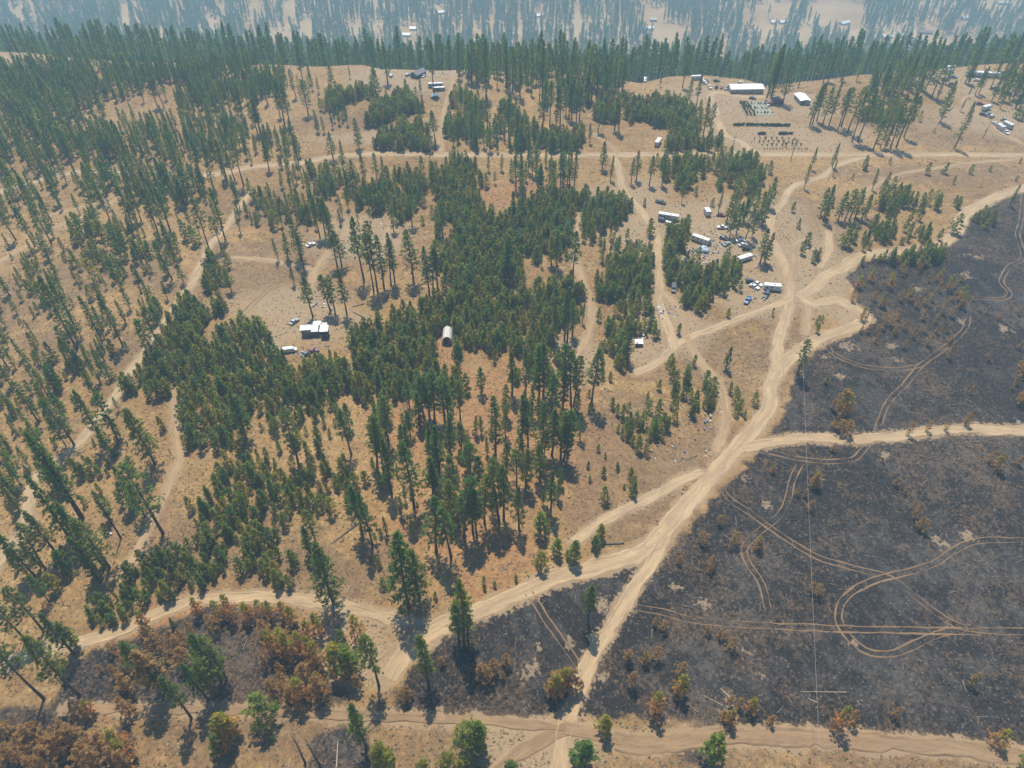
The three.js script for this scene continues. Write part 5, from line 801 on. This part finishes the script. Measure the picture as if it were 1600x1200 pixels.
[['suv', 'dark', [1031, 345.5, 1040, 347], 'dark car tucked beside the long cream trailer', junk], ['suv', 'white', [1040, 350, 1052, 354], 'white station wagon below the long cream trailer', junk], ['sedan', 'tan', [1050, 355, 1058, 358], 'tan car at the tip of the camp trees', junk], ['sedan', 'maroon', [1122, 337, 1130, 338], 'dark red car in pine shade on the camp yard', junk], ['pickup', 'white', [1137, 357, 1121, 357], 'white pickup on the open yard of the camp', junk], ['suv', 'dark', [1126, 372, 1137, 376], 'dark utility car under the white pickup', junk], ['sedan', 'grey', [1131, 385, 1140, 380], 'grey car below the dark utility car', junk], ['sedan', 'white', [1152, 378, 1161, 377], 'white car at the far side of the camp', junk], ['sedan', 'silver', [1155, 385, 1166, 383], 'silver car between two junk cars', junk], ['suv', 'black', [1162, 390, 1172, 391], 'black car by the tree shadow at the camp', junk], ['van', 'dark', [1052, 447, 1052, 458], 'dark van nosed out of the thicket onto the lane', junk], ['suv', 'dark', [1168, 441, 1178, 442], 'dark car beside the sandy crossroads trailer', junk], ['sedan', 'white', [1173, 447, 1184, 452], 'white car beneath small pines at the crossroads', junk], ['sedan', 'cream', [1178, 443, 1188, 447], 'cream car left of the crossroads trailer', junk], ['pickup', 'blue', [1170, 467, 1165, 475], 'grey-blue pickup parked below the crossroads cars', junk], ['suv', 'dark', [1199, 459, 1194, 466], 'dark car in front of the crossroads trailer', junk], ['pickup', 'black', [1026, 316, 1038, 319], 'black truck alone on the upper yard', junk],
['van', 'white', [1096, 129, 1103, 132], 'white van in the cluster left of the shop', shopCars], ['sedan', 'white', [1096, 124.5, 1100, 128], 'white car at the back of the shop cluster', shopCars], ['sedan', 'maroon', [1101, 126.5, 1106, 128.5], 'dark red car in the shop cluster', shopCars], ['pickup', 'white', [1106, 134, 1111, 141], 'white pickup leaving the shop cluster', shopCars], ['suv', 'black', [1118, 140, 1121, 135], 'black car parked left of the shop', shopCars], ['sedan', 'red', [1126, 140, 1129, 135.5], 'red car between black car and white truck', shopCars], ['pickup', 'white', [1133, 141, 1138, 137], 'white truck against the end of the shop', shopCars], ['suv', 'dark', [1116, 128, 1123, 128], 'dark car behind the shop parking', shopCars], ['sedan', 'black', [1171, 154, 1180, 155.5], 'black car between the shop and the garden', shopCars], ['pickup', 'silver', [1195, 161, 1201, 167], 'pale pickup with a load beside the dark red shed', shopCars],
['sedan', 'white', [625, 106, 632, 107], 'white car left behind the grey-roofed house', houseCars], ['suv', 'white', [634, 120, 641, 117.5], 'white car against the grey-roofed house', houseCars], ['suv', 'white', [610, 122.5, 613, 118], 'white car behind the dark tree on the brow', houseCars], ['sedan', 'silver', [653, 122, 661, 116], 'silver car parked along the grey-roofed house', houseCars], ['sedan', 'white', [659, 123, 666, 117.5], 'white car outside the silver car by the house', houseCars],
['suv', 'maroon', [1525, 163.5, 1537, 164.5], 'dark maroon car at the start of the slanting row', rowCars], ['suv', 'dark', [1532, 180, 1540, 182], 'dark car in the slanting row', rowCars], ['sedan', 'grey', [1540, 180, 1547, 177], 'grey car in the middle of the slanting row', rowCars], ['suv', 'silver', [1545, 185, 1553, 182], 'silver car after the grey one in the row', rowCars], ['sedan', 'white', [1550, 192, 1559, 197], 'white car beside the snag in the row', rowCars], ['pickup', 'white', [1566, 205, 1575, 211.5], 'white pickup at the lower end of the row', rowCars], ['sedan', 'grey', [1565, 188, 1573, 189], 'grey car at the edge of the small pines', rowCars],
['suv', 'dark', [1472, 126, 1482, 126.5], 'dark car on the sandy brow yard', browCars], ['sedan', 'maroon', [1483, 132, 1491, 132.5], 'dark red car lowest on the brow yard', browCars], ['pickup', 'blue', [1484, 121.5, 1493, 122.5], 'dark blue pickup in the brow pines', browCars], ['pickup', 'black', [1548, 139, 1559, 141.5], 'black pickup on the open sandy brow', browCars], ['sedan', 'white', [1585, 149, 1595, 151.5], 'white car by the edge pines on the brow', browCars], ['sedan', 'white', [1521, 126.5, 1529, 126.5], 'white car in front of the mobile homes', browCars],
['suv', 'white', [914, 157, 923, 160], 'white car among junk on the wooded brow'], ['sedan', 'silver', [937, 155, 945, 154], 'silver car on the small sandy clearing'], ['sedan', 'white', [481, 386, 491, 382], 'white wrecked car above the track junction'], ['van', 'white', [449, 550, 458, 549], 'white van hidden by saplings below the shack'], ['sedan', 'dark', [475, 557, 483, 552], 'dark car in the junk below the shack'], ['sedan', 'maroon', [486, 550, 492, 549], 'small dark red car below the shack'], ['sedan', 'grey', [457, 506, 463, 502], 'pale grey car alone left of the shack'],
].forEach((a) => car(...a));
// --- junk that nobody could count
function debris(px, py, rx, rz, n, label, seed, big = 1) {
  const c = at(px, py), r = rng(seed), gs = [], cols = [];
  for (let k = 0; k < n; k++) {
    const a = r() * 6.283, q = Math.sqrt(r()), x = c.x + Math.cos(a) * rx * q, z = c.z + Math.sin(a) * rz * q, flat = r() < 0.45, w = big * lerp(0.25, flat ? 1.5 : 0.8, r() * r()), h = flat ? 0.06 : lerp(0.15, 0.6, r()), d = big * lerp(0.2, 0.9, r() * r());
    const g = new THREE.BoxGeometry(w, h, d).toNonIndexed(); g.rotateZ((r() - 0.5) * 0.4); g.rotateY(r() * 6.283); g.translate(x, groundY(x, z) + h / 2 + 0.03, z); gs.push(g);
    const t = r(), col = t < 0.5 ? [0.46, 0.45, 0.43] : t < 0.68 ? [0.05, 0.05, 0.06] : t < 0.8 ? [0.28, 0.2, 0.14] : t < 0.9 ? [0.12, 0.2, 0.36] : [0.32, 0.33, 0.34]; for (let i = 0; i < g.attributes.position.count; i++) cols.push(...col);
  }
  const g = mergeGeometries(gs); g.setAttribute('color', new THREE.Float32BufferAttribute(cols, 3));
  const o = mesh(numbered('scattered_debris'), g, new THREE.MeshStandardMaterial({ vertexColors: true, roughness: 0.8 })); tag(o, label, 'debris', null, 'stuff'); top(o);
}
[[1072, 398, 6, 5, 70, 'white and dark litter west of the tarp shelter'], [1090, 411, 7, 3, 60, 'blue and white litter in shade below the tarp shelter'], [1113, 385, 4, 4, 35, 'litter east of the old cream motorhome'], [1116, 375, 3, 3, 18, 'litter above the junk camp cars'], [1160, 396, 5, 4, 24, 'litter around the far junk cars'], [1040, 486, 4, 4, 45, 'white rubbish heap at the lane fork'], [1012, 485, 5, 2, 22, 'white rubbish at the thicket foot by the fork'], [996, 528, 3, 2, 14, 'white scraps behind the small shed'], [544, 382, 3, 4, 26, 'white scrap pile above the junction'], [541, 368, 4, 3, 14, 'white scraps up the slope from the junction'], [590, 347, 4, 3, 8, 'few white boards by the upper track'], [508, 478, 4, 3, 26, 'white scrap heap behind the shack'], [452, 548, 4, 2.5, 22, 'white scraps under saplings below the shack'], [482, 552, 5, 3, 26, 'mixed junk below the shack'], [1091, 660, 4, 3, 16, 'white scraps at the slope thicket foot'], [1096, 640, 6, 3, 12, 'white scraps inside the slope thicket'], [1268, 391, 3, 2, 20, 'white gravelly scraps beside the crossroads'], [1050, 702, 8, 5, 26, 'pale stones and scraps on the dry slope'], [985, 148, 9, 5, 50, 'dark junk on the wooded brow'], [918, 152, 8, 4, 24, 'junk among the brow pines'], [1100, 120, 9, 4, 34, 'brush and scrap behind the shop cars'], [690, 116, 4, 3, 16, 'lumber and scrap right of the brow house'], [640, 141, 6, 3, 18, 'scraps on the sand below the brow house'], [1181, 462, 3, 3, 12, 'white scraps under the crossroads saplings'], [1244, 152, 2, 4, 14, 'barrels and scraps beside the garage'], [1108, 358, 3, 2, 8, 'few scraps on the camp yard']].forEach((a, k) => debris(a[0], a[1], a[2], a[3], Math.ceil(a[4] * (k < 5 ? 1.3 : 0.7)), a[5], 2000 + k, 0.8));
// --- garden and orchard by the shop
const soil = mat(0.24, 0.175, 0.11, { roughness: 1 }), netMat = mat(0.24, 0.245, 0.18, { roughness: 0.8 });
const shrubKinds = [0, 1, 2].map((k) => { const t = new Tufts(rng(700 + k)); for (let i = 0; i < 40; i++) { const a = t.r() * 6.283, q = Math.sqrt(t.r()) * 0.42, y = 0.15 + t.r() * 0.75; t.tuft(Math.cos(a) * q, y, Math.sin(a) * q, 0.24, 5, [0.05 + 0.04 * t.r(), 0.10 + 0.05 * t.r(), 0.035]); } return t.build(); });
const stemG = (() => { const g = new THREE.CylinderGeometry(0.03, 0.05, 0.6, 5); g.translate(0, 0.25, 0); return g; })();
function bed(px0, py0, px1, py1, wide, plants, m, label) {
  const [o, L] = seat('garden_bed', px0, py0, px1, py1); mesh('soil', slab(L, 0.22, wide, 0, 0.08, 0, 0.05), m, o);
  for (let k = 0; k < plants; k++) { const q = mesh('plant', shrubKinds[k % 3], leafMats[0], o); q.position.set(-L / 2 + (k + 0.5) * L / plants, 0.18, (R() - 0.5) * wide * 0.5); q.scale.setScalar(rr(0.45, 1.0)); }
  tag(o, label, 'garden bed', 'garden beds by the shop');
}
for (let k = 0; k < 8; k++) { const u = k / 7, f = ['first', 'second', 'third', 'fourth', 'fifth', 'sixth', 'seventh', 'eighth'][k]; bed(lerp(1156, 1192, u), lerp(160, 160, u), lerp(1168, 1208, u), 181, 1.25, k < 3 ? 16 : 3, k < 3 ? soil : netMat, k < 3 ? `${f} leafy green garden bed from left before the shop` : `${f} pale covered garden bed from left before the shop`); }
bed(1145, 196, 1163, 196, 1.4, 22, soil, 'short hedge-like row of dark plants below the garden'); bed(1166, 196, 1234, 197, 1.6, 84, soil, 'long hedge-like row of dark plants below the garden'); bed(1184, 210, 1196, 210, 1.2, 12, soil, 'short clump row of plants above the orchard'); bed(1216, 210, 1238, 210, 1.2, 22, soil, 'longer clump row of plants above the orchard');
{ let k = 0; const list = []; for (const [y, x0, x1, n] of [[218, 1178, 1240, 8], [223, 1186, 1246, 9], [228, 1190, 1252, 9], [234, 1194, 1262, 15]]) for (let i = 0; i < n; i++) list.push({ px: lerp(x0, x1, i / (n - 1)) + rr(-1, 1), py: y + rr(-0.5, 0.5), row: ['top', 'second', 'third', 'bottom'][k], i, n, next: i === n - 1 && k++ });
  for (const q of list) { const o = new THREE.Group(); o.name = numbered('orchard_sapling'); mesh('trunk', stemG, barkMats[0], o); mesh('crown', shrubKinds[q.i % 3], leafMats[1], o).position.y = 0.35; o.position.copy(at(q.px, q.py)); o.scale.setScalar(q.row === 'bottom' ? 0.5 : rr(0.55, 1.05)); tag(o, `${ordinal(q.i)} small orchard sapling from left in the ${q.row} row`, 'sapling', 'orchard saplings'); top(o); } }
// --- utility poles and the wire that crosses the burn
function pole(px, py, h, label) {
  const o = new THREE.Group(); o.name = numbered('utility_pole'); o.position.copy(at(px, py));
  const g = new THREE.CylinderGeometry(0.1, 0.16, h + 0.5, 8); g.translate(0, h / 2 - 0.25, 0); mesh('post', g, weathered, o); mesh('crossarm', slab(2.2, 0.14, 0.12, 0, h - 0.6, 0.14, 0.02), weathered, o);
  for (const x of [-1, -0.35, 0.35, 1]) { const q = new THREE.CylinderGeometry(0.05, 0.07, 0.18, 7); q.translate(x, h - 0.45, 0.14); mesh('insulator', q, steelMat, o); }
  tag(o, label, 'utility pole', 'utility poles along the crossing road'); top(o); return o;
}
pole(671, 246, 8, 'utility pole beside the lane to the grey-roofed house'); pole(944, 248, 8.5, 'utility pole where the camp lane leaves the road'); pole(1142, 244, 8, 'utility pole left of the shop driveway');
const wirePole = pole(1235, 252, 9, 'utility pole that carries the wire over the burn');
const nearPole = new THREE.Group(); nearPole.name = numbered('utility_pole'); nearPole.position.set(36, groundY(36, -6), -6); { const g = new THREE.CylinderGeometry(0.1, 0.16, 9.5, 8); g.translate(0, 4.25, 0); mesh('post', g, weathered, nearPole); mesh('crossarm', slab(2.2, 0.14, 0.12, 0, 8.4, 0.14, 0.02), weathered, nearPole); } tag(nearPole, 'utility pole at the near end of the overhead wire', 'utility pole', 'utility poles along the crossing road'); top(nearPole);
{ const a = wirePole.position.clone().add(new THREE.Vector3(0, 8.7, 0)), b = nearPole.position.clone().add(new THREE.Vector3(0, 8.7, 0)), l = []; for (let k = 0; k <= 40; k++) { const t = k / 40, p = a.clone().lerp(b, t); p.y -= 4 * 2.2 * t * (1 - t); l.push(p); }
  const o = mesh('overhead_wire', new THREE.TubeGeometry(new THREE.CatmullRomCurve3(l), 160, 0.019, 5), mat(0.34, 0.31, 0.28, { roughness: 0.6, metalness: 0.4 })); tag(o, 'single pale overhead wire running straight over the burnt field', 'wire'); top(o); }
// --- fallen logs and a pipe
function log(x1, y1, x2, y2, rad, m, label, name = 'fallen_log', cat = 'log') {
  const [o, L] = seat(name, x1, y1, x2, y2), g = new THREE.CylinderGeometry(rad * 0.6, rad, L, 8, 4); g.rotateZ(Math.PI / 2); g.translate(0, rad * 0.9, 0); mesh('stem', g, m, o);
  if (name === 'fallen_log') for (let k = 0; k < 4; k++) { const q = new THREE.CylinderGeometry(0.015, 0.04, 0.9, 4); q.translate(0, 0.45, 0); q.rotateX(k % 2 ? 0.9 : -0.9); q.translate(-L / 2 + (k + 0.7) * L / 5, rad, 0); mesh('branch_stub', q, m, o); }
  o.position.y = Math.min(at(x1, y1).y, at(x2, y2).y) + 0.02; tag(o, label, cat, name === 'fallen_log' ? 'fallen logs' : undefined);
}
const paleLog = mat(0.30, 0.23, 0.16), darkLog = mat(0.1, 0.085, 0.07);
log(518, 850, 560, 818, 0.2, darkLog, 'long dark fallen log at the foot of the young thicket'); log(542, 928, 546, 917, 0.14, paleLog, 'short pale log on the dry bank above the road'); log(942, 851, 975, 849, 0.2, darkLog, 'dark fallen log beside the wide sandy road'); log(1250, 1081, 1322, 1082, 0.09, paleLog, 'long pale log lying flat on the burn'); log(1125, 1076, 1144, 1094, 0.14, paleLog, 'pale log slanting over the burn by scorched pines'); log(1100, 1088, 1130, 1103, 0.09, paleLog, 'thin pale pole on the burn near scorched pines'); log(550, 480, 570, 475, 0.15, darkLog, 'dark log on the tan gap behind the shack'); log(552, 488, 570, 497, 0.15, darkLog, 'second dark log on the gap above the thicket'); log(252, 930, 290, 920, 0.2, darkLog, 'dark log along the sapling bank above the road'); log(528, 1160, 526, 1200, 0.14, paleLog, 'pale log across the ashy patch below the road'); log(1068, 720, 1090, 712, 0.12, darkLog, 'dark branch on the stony dry slope'); log(1262, 1092, 1276, 1098, 0.12, paleLog, 'short pale log below the long pale log'); log(168, 831, 175, 835, 0.13, mat(0.75, 0.74, 0.72), 'short white pipe lying on the ground below the dead snag', 'white_pipe', 'pipe'); log(507, 541, 515, 541, 0.16, paleLog, 'pale plank stack in front of the shack'); log(1330, 1006, 1345, 1022, 0.1, darkLog, 'charred branch under the looping ruts');

// everything to real metres
for (const o of scene.children) if (!o.isLight && o !== sky && o !== sun.target) { o.position.multiplyScalar(K); o.scale.multiplyScalar(K); }
camera.position.multiplyScalar(K); camera.updateMatrixWorld(true);
renderer.render(scene, camera);
